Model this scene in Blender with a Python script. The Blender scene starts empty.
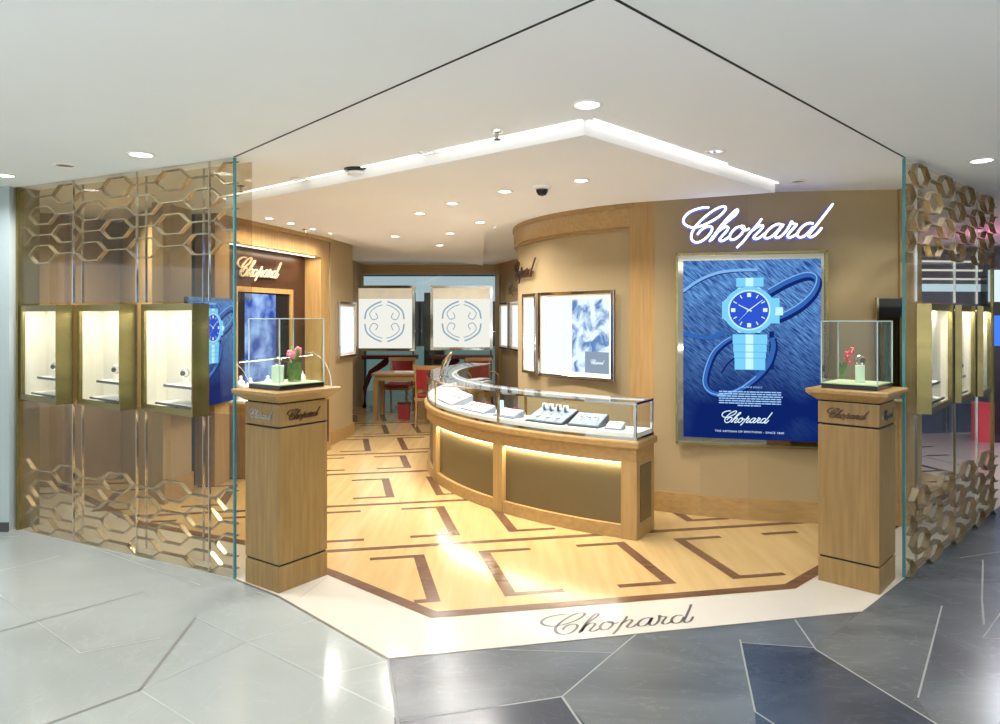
import bpy, bmesh, math, random
from mathutils import Vector, Matrix
random.seed(7)
S = bpy.context.scene
COL = S.collection
PI = math.pi
# ------------------------------------------------------------------ camera, world, exposure
EYE = 1.6; F = 700.0; YH = 317.0
ZC = 2.577                                   # ceiling height
cam = bpy.data.objects.new('camera', bpy.data.cameras.new('camera'))
COL.objects.link(cam)
cam.location = (0, 0, EYE); cam.rotation_euler = (PI/2, 0, 0)
cam.data.sensor_width = 36; cam.data.lens = 36*F/1000.0
cam.data.shift_y = -(362-YH)/1000.0
cam.data.clip_end = 100
S.camera = cam
w = bpy.data.worlds.new('hall_daylight'); S.world = w; w.use_nodes = True
w.node_tree.nodes['Background'].inputs[0].default_value = (0.94, 0.97, 1.0, 1)
w.node_tree.nodes['Background'].inputs[1].default_value = 0.9
S.view_settings.view_transform = 'Standard'; S.view_settings.look = 'None'
S.view_settings.gamma = 1; S.view_settings.exposure = 0.42
S.view_settings.use_curve_mapping = False
SHOP_W = 15.5; HALL_W = 7.5

def g(px, py, z=0.0):
    """point at height z seen at a photo position"""
    D = F*(EYE-z)/(py-YH)
    return Vector(((px-500)/F*D, D, z))
def gd(px, D, py=None):
    return Vector(((px-500)/F*D, D, 0 if py is None else EYE-(py-YH)/F*D))

# ------------------------------------------------------------------ materials
def new_mat(name):
    m = bpy.data.materials.new(name); m.use_nodes = True
    return m, m.node_tree, m.node_tree.nodes['Principled BSDF']
def plain(name, col, rough=0.5, metal=0.0, var=0.06, scale=6, bump=0.0, stretch=(1,1,1), emit=None, es=0, spec=0.5):
    m, nt, b = new_mat(name)
    b.inputs['Roughness'].default_value = rough; b.inputs['Metallic'].default_value = metal
    b.inputs['Specular IOR Level'].default_value = spec
    tc = nt.nodes.new('ShaderNodeTexCoord'); mp = nt.nodes.new('ShaderNodeMapping')
    mp.inputs['Scale'].default_value = stretch
    nz = nt.nodes.new('ShaderNodeTexNoise'); nz.inputs['Scale'].default_value = scale; nz.inputs['Detail'].default_value = 4
    cr = nt.nodes.new('ShaderNodeValToRGB')
    c0 = [max(0, c*(1-var)) for c in col]; c1 = [min(1, c*(1+var)) for c in col]
    cr.color_ramp.elements[0].position = 0.35; cr.color_ramp.elements[1].position = 0.65
    cr.color_ramp.elements[0].color = (*c0, 1); cr.color_ramp.elements[1].color = (*c1, 1)
    L = nt.links
    L.new(tc.outputs['Object'], mp.inputs['Vector']); L.new(mp.outputs[0], nz.inputs['Vector'])
    L.new(nz.outputs['Fac'], cr.inputs[0]); L.new(cr.outputs[0], b.inputs['Base Color'])
    if bump:
        bp = nt.nodes.new('ShaderNodeBump'); bp.inputs['Strength'].default_value = bump; bp.inputs['Distance'].default_value = 0.01
        L.new(nz.outputs['Fac'], bp.inputs['Height']); L.new(bp.outputs[0], b.inputs['Normal'])
    if emit:
        b.inputs['Emission Color'].default_value = (*emit, 1); b.inputs['Emission Strength'].default_value = es
    return m
def glow(name, col, s):
    m = bpy.data.materials.new(name); m.use_nodes = True; nt = m.node_tree; nt.nodes.clear()
    o = nt.nodes.new('ShaderNodeOutputMaterial'); e = nt.nodes.new('ShaderNodeEmission')
    e.inputs[0].default_value = (*col, 1); e.inputs[1].default_value = s
    nt.links.new(e.outputs[0], o.inputs[0]); return m
def glass(name, tint=(0.95, 0.97, 0.96), refl=1.0, ior=1.5):
    m = bpy.data.materials.new(name); m.use_nodes = True; nt = m.node_tree; nt.nodes.clear()
    o = nt.nodes.new('ShaderNodeOutputMaterial'); t = nt.nodes.new('ShaderNodeBsdfTransparent')
    gl = nt.nodes.new('ShaderNodeBsdfGlossy'); gl.inputs['Roughness'].default_value = 0.02
    fr = nt.nodes.new('ShaderNodeLayerWeight'); fr.inputs[0].default_value = .5
    pw = nt.nodes.new('ShaderNodeMath'); pw.operation = 'POWER'; pw.inputs[1].default_value = 4.5
    mx = nt.nodes.new('ShaderNodeMixShader'); mu = nt.nodes.new('ShaderNodeMath'); mu.operation = 'MULTIPLY_ADD'; mu.inputs[1].default_value = .62; mu.inputs[2].default_value = .025*refl
    t.inputs[0].default_value = (*tint, 1)
    nt.links.new(fr.outputs['Facing'], pw.inputs[0]); nt.links.new(pw.outputs[0], mu.inputs[0]); nt.links.new(mu.outputs[0], mx.inputs[0])
    nt.links.new(t.outputs[0], mx.inputs[1]); nt.links.new(gl.outputs[0], mx.inputs[2]); nt.links.new(mx.outputs[0], o.inputs[0])
    return m
def wood(name, c0, c1, rough=0.35, axis='z', scale=5.0):
    st = {'z': (9, 9, 0.7), 'x': (0.7, 9, 9), 'y': (9, 0.7, 9)}[axis]
    m, nt, b = new_mat(name)
    b.inputs['Roughness'].default_value = rough
    tc = nt.nodes.new('ShaderNodeTexCoord'); mp = nt.nodes.new('ShaderNodeMapping'); mp.inputs['Scale'].default_value = st
    nz = nt.nodes.new('ShaderNodeTexNoise'); nz.inputs['Scale'].default_value = scale; nz.inputs['Detail'].default_value = 6
    cr = nt.nodes.new('ShaderNodeValToRGB'); cr.color_ramp.elements[0].position = .3; cr.color_ramp.elements[1].position = .7
    cr.color_ramp.elements[0].color = (*c0, 1); cr.color_ramp.elements[1].color = (*c1, 1)
    L = nt.links; L.new(tc.outputs['Object'], mp.inputs[0]); L.new(mp.outputs[0], nz.inputs['Vector']); L.new(nz.outputs['Fac'], cr.inputs[0]); L.new(cr.outputs[0], b.inputs['Base Color'])
    return m
def stone(name, base, vein, rough=0.15, scale=0.8, veins=0.5, sx=(1,1,1)):
    m, nt, b = new_mat(name); b.inputs['Roughness'].default_value = rough
    tc = nt.nodes.new('ShaderNodeTexCoord'); mp = nt.nodes.new('ShaderNodeMapping'); mp.inputs['Scale'].default_value = sx; mp.inputs['Rotation'].default_value = (0, 0, .5)
    nz = nt.nodes.new('ShaderNodeTexNoise'); nz.inputs['Scale'].default_value = scale; nz.inputs['Detail'].default_value = 8; nz.inputs['Distortion'].default_value = 1.2
    cr = nt.nodes.new('ShaderNodeValToRGB'); cr.color_ramp.elements[0].position = .35; cr.color_ramp.elements[1].position = .7
    cr.color_ramp.elements[0].color = (*base, 1); cr.color_ramp.elements[1].color = (*[a+(c-a)*.45 for a, c in zip(base, vein)], 1)
    n2 = nt.nodes.new('ShaderNodeTexNoise'); n2.inputs['Scale'].default_value = scale*2.2; n2.inputs['Detail'].default_value = 9; n2.inputs['Distortion'].default_value = 2.5
    r2 = nt.nodes.new('ShaderNodeValToRGB')
    e = r2.color_ramp.elements; e[0].position = .49; e[0].color = (0, 0, 0, 1); e[1].position = .5; e[1].color = (veins, veins, veins, 1); e3 = e.new(.515); e3.color = (0, 0, 0, 1)
    mx = nt.nodes.new('ShaderNodeMix'); mx.data_type = 'RGBA'; mx.inputs[7].default_value = (*vein, 1)
    L = nt.links; L.new(tc.outputs['Object'], mp.inputs[0]); L.new(mp.outputs[0], nz.inputs['Vector']); L.new(mp.outputs[0], n2.inputs['Vector'])
    L.new(nz.outputs['Fac'], cr.inputs[0]); L.new(n2.outputs['Fac'], r2.inputs[0]); L.new(r2.outputs[0], mx.inputs[0]); L.new(cr.outputs[0], mx.inputs[6]); L.new(mx.outputs[2], b.inputs['Base Color'])
    return m
M = dict(
 hall_ceiling=plain('hall_ceiling', (.86, .90, .91), .8, var=.015, scale=1),
 shop_ceiling=plain('shop_ceiling', (.90, .92, .94), .8, var=.015, scale=1),
 drop_ceiling=plain('drop_ceiling', (.91, .90, .89), .8, var=.015, scale=1),
 gap=plain('shadow_gap', (.012, .012, .012), .8),
 marble=stone('pale_marble', (.29, .305, .285), (.39, .41, .385), .16, .7, .25),
 slate=stone('dark_slate', (.058, .067, .074), (.16, .18, .19), .24, .9, .35, (1, 2.2, 1)),
 slate_dark=stone('deep_slate', (.028, .035, .048), (.085, .10, .122), .22, 1.2, .3, (1, 2.2, 1)),
 slate_light=stone('light_slate', (.072, .080, .084), (.18, .195, .195), .24, 1.1, .35, (1, 2.2, 1)),
 cream=stone('cream_marble', (.50, .46, .385), (.58, .54, .46), .14, 1.4, .2),
 grout=plain('grout', (.17, .16, .14), .7), grout_soft=plain('soft_grout', (.33, .35, .33), .5), grout_pale=plain('pale_grout', (.21, .22, .205), .6), brass_line=plain('brass_inlay', (.20, .17, .12), .4, .3),
 floorwood=wood('maple_parquet', (.43, .285, .115), (.51, .355, .16), .17, 'y', 1.6),
 walnut=wood('walnut_inlay', (.10, .046, .024), (.155, .074, .040), .2, 'x', 3),
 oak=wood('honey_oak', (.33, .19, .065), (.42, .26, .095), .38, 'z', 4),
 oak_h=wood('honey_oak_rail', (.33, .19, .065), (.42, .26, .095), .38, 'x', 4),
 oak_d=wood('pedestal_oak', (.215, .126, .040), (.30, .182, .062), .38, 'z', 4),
 fabric=plain('beige_wall_fabric', (.36, .262, .130), .75, var=.03, scale=160, bump=.05),
 olive=plain('olive_panel', (.15, .112, .05), .42, .35, var=.03, scale=90),
 bronze=plain('dark_bronze_panel', (.060, .026, .014), .3, .2, var=.35, scale=2.5),
 brown=plain('brown_lacquer_panel', (.42, .29, .135), .5, 0, var=.06, scale=2),
 champagne=plain('champagne_metal', (.52, .42, .24), .22, 1, var=.04),
 lattice=plain('polished_bronze', (.46, .37, .235), .26, .85, var=.05),
 olive_metal=plain('olive_bronze_metal', (.26, .215, .085), .27, .85, var=.12, scale=1.5, stretch=(1, 1, 6)),
 chrome=plain('polished_steel', (.62, .60, .56), .08, 1, var=.02),
 mirror=plain('bronze_mirror', (.26, .23, .18), .04, 1, var=.01),
 black=plain('black_lacquer', (.012, .012, .012), .15), dark=plain('dark_grey', (.05, .05, .055), .4),
 white=plain('white_lacquer', (.86, .84, .80), .45, var=.01), ivory=plain('ivory_lining', (.90, .84, .72), .6, var=.01),
 greypad=plain('blue_grey_pad', (.22, .26, .33), .6, var=.03), pad=plain('white_pad', (.76, .78, .82), .6, var=.02), grey=plain('grey_leather', (.20, .22, .26), .5),
 greywall=plain('grey_green_wall', (.36, .42, .42), .5, var=.02, scale=1),
 red=plain('red_leather', (.27, .018, .02), .45), burgundy=plain('burgundy_lacquer', (.075, .008, .010), .25), pink=plain('pink_petal', (.85, .22, .30), .5, var=.15, scale=30), crimson=plain('crimson_petal', (.62, .05, .07), .5, var=.2, scale=30),
 green=plain('leaf_green', (.12, .22, .035), .45, var=.3, scale=12), moss=plain('pale_green_base', (.62, .70, .42), .4), mint=plain('pale_mint_block', (.66, .80, .62), .4),
 gold=plain('gold', (.75, .52, .22), .2, 1), pearl=plain('pearl_white', (.85, .86, .88), .25),
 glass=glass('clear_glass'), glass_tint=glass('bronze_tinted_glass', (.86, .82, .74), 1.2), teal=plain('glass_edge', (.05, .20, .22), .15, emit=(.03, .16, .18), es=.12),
 lamp=glow('downlight_glow', (1, .95, .88), 9), led=glow('warm_led', (1, .94, .80), 4), cove=glow('cove_led', (1, .95, .88), 2.2),
 niche=glow('niche_lightbox', (.93, .96, 1.0), .78), ivoryglow=glow('reflection_glow', (1, .93, .80), .80), sign=glow('white_blue_sign', (.80, .88, 1), 2.6), signside=glow('blue_sign_edge', (.10, .14, .80), .9),
 caselight=glow('case_top_light', (1, .95, .86), 14), cold=glow('cold_strip', (.70, .9, 1), .8), pinkglow=glow('magenta_lamp', (1, .2, .45), 3), bluescreen=glow('blue_screen', (.05, .18, .85), 1.0), whitescreen=glow('white_screen', (.8, .9, 1), 1.2),
 backblue=glow('blue_backlit_wall', (.50, .64, .72), .62),
)
# ------------------------------------------------------------------ mesh helpers
class MB:
    def __init__(s): s.v = []; s.f = []; s.m = []
    def add(s, vs, fs, mi=0):
        o = len(s.v); s.v += [tuple(v) for v in vs]; s.f += [tuple(o+i for i in f) for f in fs]; s.m += [mi]*len(fs); return s
    def box(s, x0, x1, y0, y1, z0, z1, mi=0):
        return s.add([(x0,y0,z0),(x1,y0,z0),(x1,y1,z0),(x0,y1,z0),(x0,y0,z1),(x1,y0,z1),(x1,y1,z1),(x0,y1,z1)],
                     [(0,3,2,1),(4,5,6,7),(0,1,5,4),(1,2,6,5),(2,3,7,6),(3,0,4,7)], mi)
    def prism(s, poly, z0, z1, mi=0):
        n = len(poly)
        vs = [(p[0],p[1],z0) for p in poly]+[(p[0],p[1],z1) for p in poly]
        return s.add(vs, [tuple(range(n))[::-1], tuple(range(n, 2*n))]+[(i,(i+1)%n,n+(i+1)%n,n+i) for i in range(n)], mi)
    def loft(s, rings, closed=True, cap=True, mi=0):
        n = len(rings[0]); vs = [p for r in rings for p in r]; fs = []
        for k in range(len(rings)-1):
            for i in range(n if closed else n-1):
                j = (i+1) % n; fs.append((k*n+i, k*n+j, (k+1)*n+j, (k+1)*n+i))
        if cap: fs += [tuple(range(n))[::-1], tuple((len(rings)-1)*n+i for i in range(n))]
        return s.add(vs, fs, mi)
    def lathe(s, prof, c=(0,0,0), n=24, mi=0):
        rings = [[(c[0]+r*math.cos(2*PI*i/n), c[1]+r*math.sin(2*PI*i/n), c[2]+z) for i in range(n)] for r, z in prof]
        return s.loft(rings, mi=mi)
    def tube(s, path, r, n=8, mi=0):
        path = [Vector(p) for p in path]; rings = []
        for i, p in enumerate(path):
            t = (path[min(i+1, len(path)-1)]-path[max(i-1, 0)]).normalized()
            a = t.cross(Vector((0,0,1)));
            if a.length < .05: a = t.cross(Vector((1,0,0)))
            a.normalize(); b = t.cross(a).normalized(); rr = r[i] if isinstance(r, (list, tuple)) else r
            rings.append([tuple(p+a*rr*math.cos(2*PI*k/n)+b*rr*math.sin(2*PI*k/n)) for k in range(n)])
        return s.loft(rings, mi=mi)
    def ball(s, c, rx, ry, rz, rot=None, n=10, mi=0):
        vs = []; fs = []; m = n//2+1
        R = rot.to_matrix() if rot else Matrix.Identity(3)
        for j in range(m+1):
            th = PI*j/m
            for i in range(n):
                p = Vector((rx*math.sin(th)*math.cos(2*PI*i/n), ry*math.sin(th)*math.sin(2*PI*i/n), rz*math.cos(th)))
                vs.append(tuple(Vector(c)+R@p))
        for j in range(m):
            for i in range(n):
                fs.append((j*n+i, j*n+(i+1)%n, (j+1)*n+(i+1)%n, (j+1)*n+i))
        return s.add(vs, fs, mi)
    def ring(s, c, R, r, axis='y', n=24, k=8, mi=0, sq=1):
        vs = []; fs = []
        for i in range(n):
            a = 2*PI*i/n
            for j in range(k):
                b = 2*PI*j/k; q = (R+r*math.cos(b)); u, v, h = q*math.cos(a), q*math.sin(a), r*sq*math.sin(b)
                vs.append((c[0]+u, c[1]+h, c[2]+v) if axis == 'y' else (c[0]+u, c[1]+v, c[2]+h))
        for i in range(n):
            for j in range(k):
                fs.append((i*k+j, i*k+(j+1)%k, ((i+1)%n)*k+(j+1)%k, ((i+1)%n)*k+j))
        return s.add(vs, fs, mi)
    def arc(s, r0, r1, a0, a1, z0, z1, n=32, mi=0, c=None):
        c = c or CC
        P = lambda r, a: (c[0]+r*math.cos(math.radians(a)), c[1]+r*math.sin(math.radians(a)))
        poly_rings = []
        sk = lambda r, a: a+(max(0, min(1, (a-236)/8))*(3.129-r)*2.9 if r > 2.7 else 0)
        for i in range(n+1):
            a = a0+(a1-a0)*i/n; p, q = P(r0, sk(r0, a)), P(r1, sk(r1, a))
            poly_rings.append([(p[0],p[1],z0),(q[0],q[1],z0),(q[0],q[1],z1),(p[0],p[1],z1)])
        return s.loft(poly_rings, mi=mi)
    def build(s, name, mat, parent=None, bevel=0, smooth=False, shift=None):
        me = bpy.data.meshes.new(name)
        vs = s.v if shift is None else [tuple(Vector(v)-Vector(shift)) for v in s.v]
        me.from_pydata(vs, [], s.f)
        for mt in (mat if isinstance(mat, (list, tuple)) else [mat]): me.materials.append(mt)
        for p, mi in zip(me.polygons, s.m): p.material_index = mi
        bm = bmesh.new(); bm.from_mesh(me); bmesh.ops.recalc_face_normals(bm, faces=bm.faces); bm.to_mesh(me); bm.free()
        if smooth:
            for p in me.polygons: p.use_smooth = True
            try: me.set_sharp_from_angle(angle=math.radians(40))
            except Exception: pass
        o = bpy.data.objects.new(name, me); COL.objects.link(o)
        if parent: o.parent = parent
        if bevel:
            b = o.modifiers.new('bevel', 'BEVEL'); b.width = bevel; b.segments = 2; b.limit_method = 'ANGLE'
        return o
def tag(o, label, cat, group=None):
    o['label'] = label; o['category'] = cat
    if group: o['group'] = group
    return o
def thing(name, label, cat, loc=(0,0,0), rz=0, group=None):
    o = bpy.data.objects.new(name, None); o.empty_display_size = .1; COL.objects.link(o)
    o.location = loc; o.rotation_euler = (0, 0, rz); return tag(o, label, cat, group)
def struct(o): o['kind'] = 'structure'; return o
def copy_tree(o, parent=None):
    kids = [c for c in bpy.data.objects if c.parent == o]
    c = o.copy(); COL.objects.link(c); c.parent = parent
    for k in kids: copy_tree(k, c)
    return c
def wall(name, pts, z0, z1, mat, th=.08, side=1):
    """vertical wall following a plan line, thickness laid to one side"""
    pts = [Vector((p[0], p[1])) for p in pts]; off = []
    for i, p in enumerate(pts):
        d = Vector((0, 0))
        if i > 0: d += (pts[i]-pts[i-1]).normalized()
        if i < len(pts)-1: d += (pts[i+1]-pts[i]).normalized()
        d.normalize(); off.append(p+Vector((-d.y, d.x))*th*side)
    m = MB(); n = len(pts)
    rings = [[(pts[i].x,pts[i].y,z0),(off[i].x,off[i].y,z0),(off[i].x,off[i].y,z1),(pts[i].x,pts[i].y,z1)] for i in range(n)]
    m.loft(rings); return struct(m.build(name, mat))
def light(name, kind, loc, power, size=.1, col=(1, .93, .82), rot=(0, 0, 0), spread=None, sizey=None, parent=None):
    d = bpy.data.lights.new(name, kind); d.energy = power; d.color = col
    if kind == 'AREA':
        d.size = size
        if sizey: d.shape = 'RECTANGLE'; d.size_y = sizey
        else: d.shape = 'DISK'
        if spread: d.spread = math.radians(spread)
    else: d.shadow_soft_size = size
    if kind == 'SPOT': d.spot_size = math.radians(spread or 90); d.spot_blend = .8
    o = bpy.data.objects.new(name, d); COL.objects.link(o); o.location = loc; o.rotation_euler = rot
    if parent: o.parent = parent
    return o

# ------------------------------------------------------------------ script lettering (strokes traced by hand)
LOGO = [
 [(400,97),(320,97),(220,120),(130,165),(78,230),(80,290),(130,335),(200,352),(290,338),(400,292),(500,235),(575,170),(607,118),(590,92),(540,97),(450,140),(350,215),(260,300),(198,385),(172,460),(185,520),(228,548),(290,540),(360,495),(415,430),(437,372),(410,345),(350,355),(290,395),(250,450)],
 [(400,545),(470,450),(540,352),(620,255),(690,180),(740,140),(757,155),(725,205),(650,268),(565,345),(490,440),(430,528)],
 [(430,528),(500,430),(560,378),(610,355),(637,370),(618,412),(570,465),(530,515),(545,540),(590,528),(650,485)],
 [(805,358),(740,370),(680,430),(655,490),(672,525),(725,518),(790,465),(832,400),(830,362),(798,352),(800,378),(850,408),(900,385)],
 [(1050,265),(990,345),(900,450),(820,555),(740,635)],
 [(900,440),(960,395),(1010,362),(1052,352),(1062,372),(1030,415),(980,465),(950,505),(970,525),(1020,510),(1085,455)],
 [(1290,352),(1240,342),(1170,375),(1105,440),(1080,495),(1100,518),(1150,510),(1210,460),(1270,390),(1300,350)],
 [(1312,345),(1260,415),(1215,480),(1215,512),(1250,515),(1300,480),(1350,420),(1390,350),(1405,308)],
 [(1405,308),(1425,345),(1465,352),(1445,385),(1385,450),(1358,498),(1378,517),(1430,500),(1490,455)],
 [(1665,352),(1610,342),(1545,375),(1490,440),(1475,495),(1500,518),(1550,508),(1610,455),(1660,390)],
 [(1893,105),(1800,235),(1700,370),(1630,460),(1605,505),(1635,520),(1690,490),(1765,402)],
]
def logo(m, width, stroke=26, depth=.02, mi=0, mside=0, flat=False, weight=None):
    """script word in local x (right), z (up), front at y=-depth"""
    k = width/1840.0
    for st in LOGO:
        P = [Vector((x, -y)) for x, y in st]; Q = []
        for i in range(len(P)-1):
            p0 = P[max(i-1, 0)]; p1 = P[i]; p2 = P[i+1]; p3 = P[min(i+2, len(P)-1)]
            for t in (0, .25, .5, .75):
                Q.append(.5*((2*p1)+(p2-p0)*t+(2*p0-5*p1+4*p2-p3)*t*t+(3*p1-3*p2+p3-p0)*t**3))
        Q.append(P[-1]); n = len(Q); L = []; R = []
        for i in range(n):
            d = (Q[min(i+1, n-1)]-Q[max(i-1, 0)]).normalized(); nn = Vector((-d.y, d.x))
            hw = stroke/2*(1 if weight is None else (weight+(1-weight)*abs(d.y)**1.5))
            if i in (0, n-1): hw *= .7
            L.append(Q[i]+nn*hw); R.append(Q[i]-nn*hw)
        vs = []; c = Vector((985, -330))
        for i in range(n):
            for p, yy in ((L[i], -depth), (R[i], -depth), (R[i], 0), (L[i], 0)):
                p = (p-c)*k; vs.append((p.x, yy, p.y))
        for i in range(n-1):
            a, b = 4*i, 4*(i+1)
            m.add([vs[a],vs[a+1],vs[b+1],vs[b]], [(0,1,2,3)], mi)
            if not flat:
                m.add([vs[a+1],vs[a+2],vs[b+2],vs[b+1]], [(0,1,2,3)], mside)
                m.add([vs[a],vs[a+3],vs[b+3],vs[b]], [(0,1,2,3)], mside)
    return m
def text_mesh(body, size, name, mat, parent, loc, rot=(PI/2, 0, 0), extrude=.0, spacing=1.0, sx=1):
    c = bpy.data.curves.new(name, 'FONT'); c.body = body; c.size = size; c.align_x = 'CENTER'; c.extrude = extrude; c.space_character = spacing
    t = bpy.data.objects.new('tmp', c); COL.objects.link(t)
    dg = bpy.context.evaluated_depsgraph_get(); dg.update()
    me = bpy.data.meshes.new_from_object(t.evaluated_get(dg)); bpy.data.objects.remove(t)
    me.materials.clear(); me.materials.append(mat)
    o = bpy.data.objects.new(name, me); COL.objects.link(o); o.location = loc; o.rotation_euler = rot; o.scale = (sx, 1, 1); o.parent = parent
    return o

# ================================================================== GROUND
CC = (2.331, 7.815)                           # centre of the curved counter and wall
L0 = g(234, 579); L1 = g(18, 530); R0 = g(905, 578)
R1 = R0+Vector((.731, .682, 0))*2.13
def flat(m, pts, z, mi=0):
    m.add([(p[0], p[1], z) for p in pts], [tuple(range(len(pts)))], mi); return m
def strip(m, a, b, wd, z, mi=0):
    a, b = Vector((a[0], a[1])), Vector((b[0], b[1])); d = (b-a).normalized(); n = Vector((-d.y, d.x))*wd/2
    flat(m, [a+n, a-n, b-n, b+n], z, mi)
m = MB(); m.box(-12, -.15, -6, 18, -.1, 0); m.box(-.15, 12, -6, 18, -.1, -.002)
def gl(m, pts, wd, mi, z=.0012):
    for a, b in zip(pts[:-1], pts[1:]): strip(m, g(*a), g(*b), wd, z, mi)
# joints in the pale marble
gl(m, [(-60, 648), (144, 592)], .012, 1)
gl(m, [(196, 617), (140, 690), (40, 727), (-60, 765)], .016, 1)
gl(m, [(-40, 566), (80, 653), (160, 638)], .006, 2)
gl(m, [(196, 617), (390, 711)], .008, 2); gl(m, [(140, 690), (250, 640), (380, 600)], .006, 2)
gl(m, [(140, 690), (200, 728), (300, 800)], .008, 2)
gl(m, [(0, 571), (60, 556)], .006, 2); gl(m, [(90, 547), (200, 585)], .005, 2); gl(m, [(-40, 540), (20, 536)], .006, 2)
gl(m, [(330, 675), (388, 661)], .005, 2)
# threshold edges
EDGE = [g(234, 579), g(279, 597), g(388, 659), g(862, 612), g(905, 578)]
floor_hall = struct(m.build('floor', [M['marble'], M['grout'], M['grout_soft']]))
# slate side of the hall
sl0 = g(388, 659); sl1 = g(398, 724); d = (sl1-sl0).normalized()
slp = [sl0, sl0+d*8, (12, sl0.y-8), (12, 18), (R1.x+8, 18), R1, R0, g(862, 612)]
m = MB(); m.prism([(p[0], p[1]) for p in slp], -.0015, .001)
def poly_px(m, pts, z, mi): flat(m, [g(*p) for p in pts], z, mi)
poly_px(m, [(742, 643), (814, 648), (935, 724), (1010, 775), (760, 790), (755, 712)], .0016, 1)
poly_px(m, [(562, 697), (627, 642), (742, 643), (755, 712), (760, 790), (640, 790)], .0016, 2)
poly_px(m, [(626, 634), (805, 618), (862, 612), (812, 648), (742, 643), (628, 640)], .0014, 0)
poly_px(m, [(862, 612), (942, 605), (930, 660), (918, 700), (935, 724), (814, 648)], .0016, 2)
poly_px(m, [(394, 718), (562, 697), (640, 790), (400, 820)], .0016, 1)
for pts, wd in (([(388, 659), (398, 724), (403, 760)], .012), ([(562, 697), (627, 642), (637, 634)], .007), ([(398, 722), (562, 697)], .009), ([(562, 697), (605, 760)], .011),
            ([(500, 650), (612, 653)], .006), ([(740, 640), (755, 712), (790, 735)], .008), ([(740, 643), (814, 648)], .005), ([(795, 620), (816, 650), (970, 745)], .009),
            ([(942, 606), (918, 698)], .008), ([(983, 638), (996, 620), (1010, 600)], .008), ([(983, 560), (982, 600), (984, 625)], .01), ([(983, 638), (1010, 640)], .006), ([(960, 558), (1000, 552)], .006)):
    for a, b in zip(pts[:-1], pts[1:]): strip(m, g(*a), g(*b), wd, .0021, 3)
struct(m.build('floor_slate', [M['slate'], M['slate_dark'], M['slate_light'], M['grout_pale']]))
# cream threshold
nl = Vector((-.897, .442, 0))
farL = L0+nl*4.2
cream = [EDGE[2], EDGE[3], EDGE[4], R0+Vector((.731, .682, 0))*5, (9, 12), (-9, 12), farL, L0, EDGE[1]]
m = MB(); m.prism([(p[0], p[1]) for p in cream], -.001, .0026)
strip(m, EDGE[2], EDGE[1], .012, .0030, 1); strip(m, EDGE[1], EDGE[0], .012, .0030, 1)
strip(m, EDGE[2], EDGE[3], .006, .0030, 1)
strip(m, g(330, 575), g(300, 598), .004, .003, 1)
struct(m.build('floor_threshold', [M['cream'], M['brass_line']]))
# wood floor with its inlay
FO = g(431.2, 618.8); U = Vector((.9823, .1874, 0)); V = Vector((-.2225, .975, 0))
W2 = lambda u, v: (FO.x+u*U.x+v*V.x, FO.y+u*U.y+v*V.y)
c1 = g(431.2, 618.8); c2 = g(795.6, 589.3); bl = g(246, 546); bl2 = g(132, 524)
cr_ = c2+Vector((.731, .682, 0))*3.6
bandline = [farL+Vector((.6, 1.0, 0)), bl2, bl, g(328.1, 575.7), c1, c2, cr_]
wp = [(p[0], p[1]) for p in bandline]+[(cr_.x, 13.4), (-6.5, 13.4)]
m = MB(); m.prism(wp, 0, .0042)
def miter(P, wd):
    out = []
    for i, p in enumerate(P):
        ns = []
        for a, b in ((P[i-1], p) if i else None, (p, P[i+1]) if i < len(P)-1 else None) if 0 < i < len(P)-1 else (((p, P[i+1]),) if i == 0 else ((P[i-1], p),)):
            d = (Vector(b)-Vector(a)).to_2d().normalized(); ns.append(Vector((-d.y, d.x)))
        n = sum(ns, Vector((0, 0))).normalized(); out.append(Vector(p).to_2d()+n*wd/max(.3, n.dot(ns[0])))
    return out
mi_ = miter(bandline, .075)
for i in range(len(bandline)-1):
    flat(m, [bandline[i], bandline[i+1], mi_[i+1], mi_[i]], .0048, 1)
def rect_uv(u0, u1, v0, v1, mi=1): flat(m, [W2(u0, v0), W2(u1, v0), W2(u1, v1), W2(u0, v1)], .0047, mi)
rows = [(0.19, 1.16), (1.22, 2.34), (2.40, 3.55), (3.62, 4.58), (4.64, 5.78), (5.84, 6.95), (7.0, 8.1), (8.15, 9.2)]
offs = [.08, .385, 0.0, .265, -.11, .19, -.21, .1]
lines = [1.19, 2.343, 3.568, 4.595, 5.80, 6.97, 8.1]
umin = [-.9, -3.2, -3.2, -3, -3, -3, -3, -3]; umax = [3.2, 4.4, 4.6, 4.6, 4.6, 4.6, 4.6, 4.6]
def shop_in(u, v):
    x, y = W2(u, v)
    # keep pieces inside the two chamfers
    a = c2; s_ = (x-a.x)*.682-(y-a.y)*.731
    if s_ > -.12: return False
    p, q = (bl, c1) if x > bl.x else (bl2, bl)
    dd = q-p
    if (x-p.x)*dd.y-(y-p.y)*dd.x > -.06*dd.length: return False
    return True
for k, ln in enumerate(lines):
    u0, u1 = -4.5, 4.6
    us = [u0+i*.02 for i in range(int((u1-u0)/.02))]
    ok = [u for u in us if shop_in(u, ln)]
    rect_uv(min(ok), max(ok), ln-.03, ln+.03)
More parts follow.
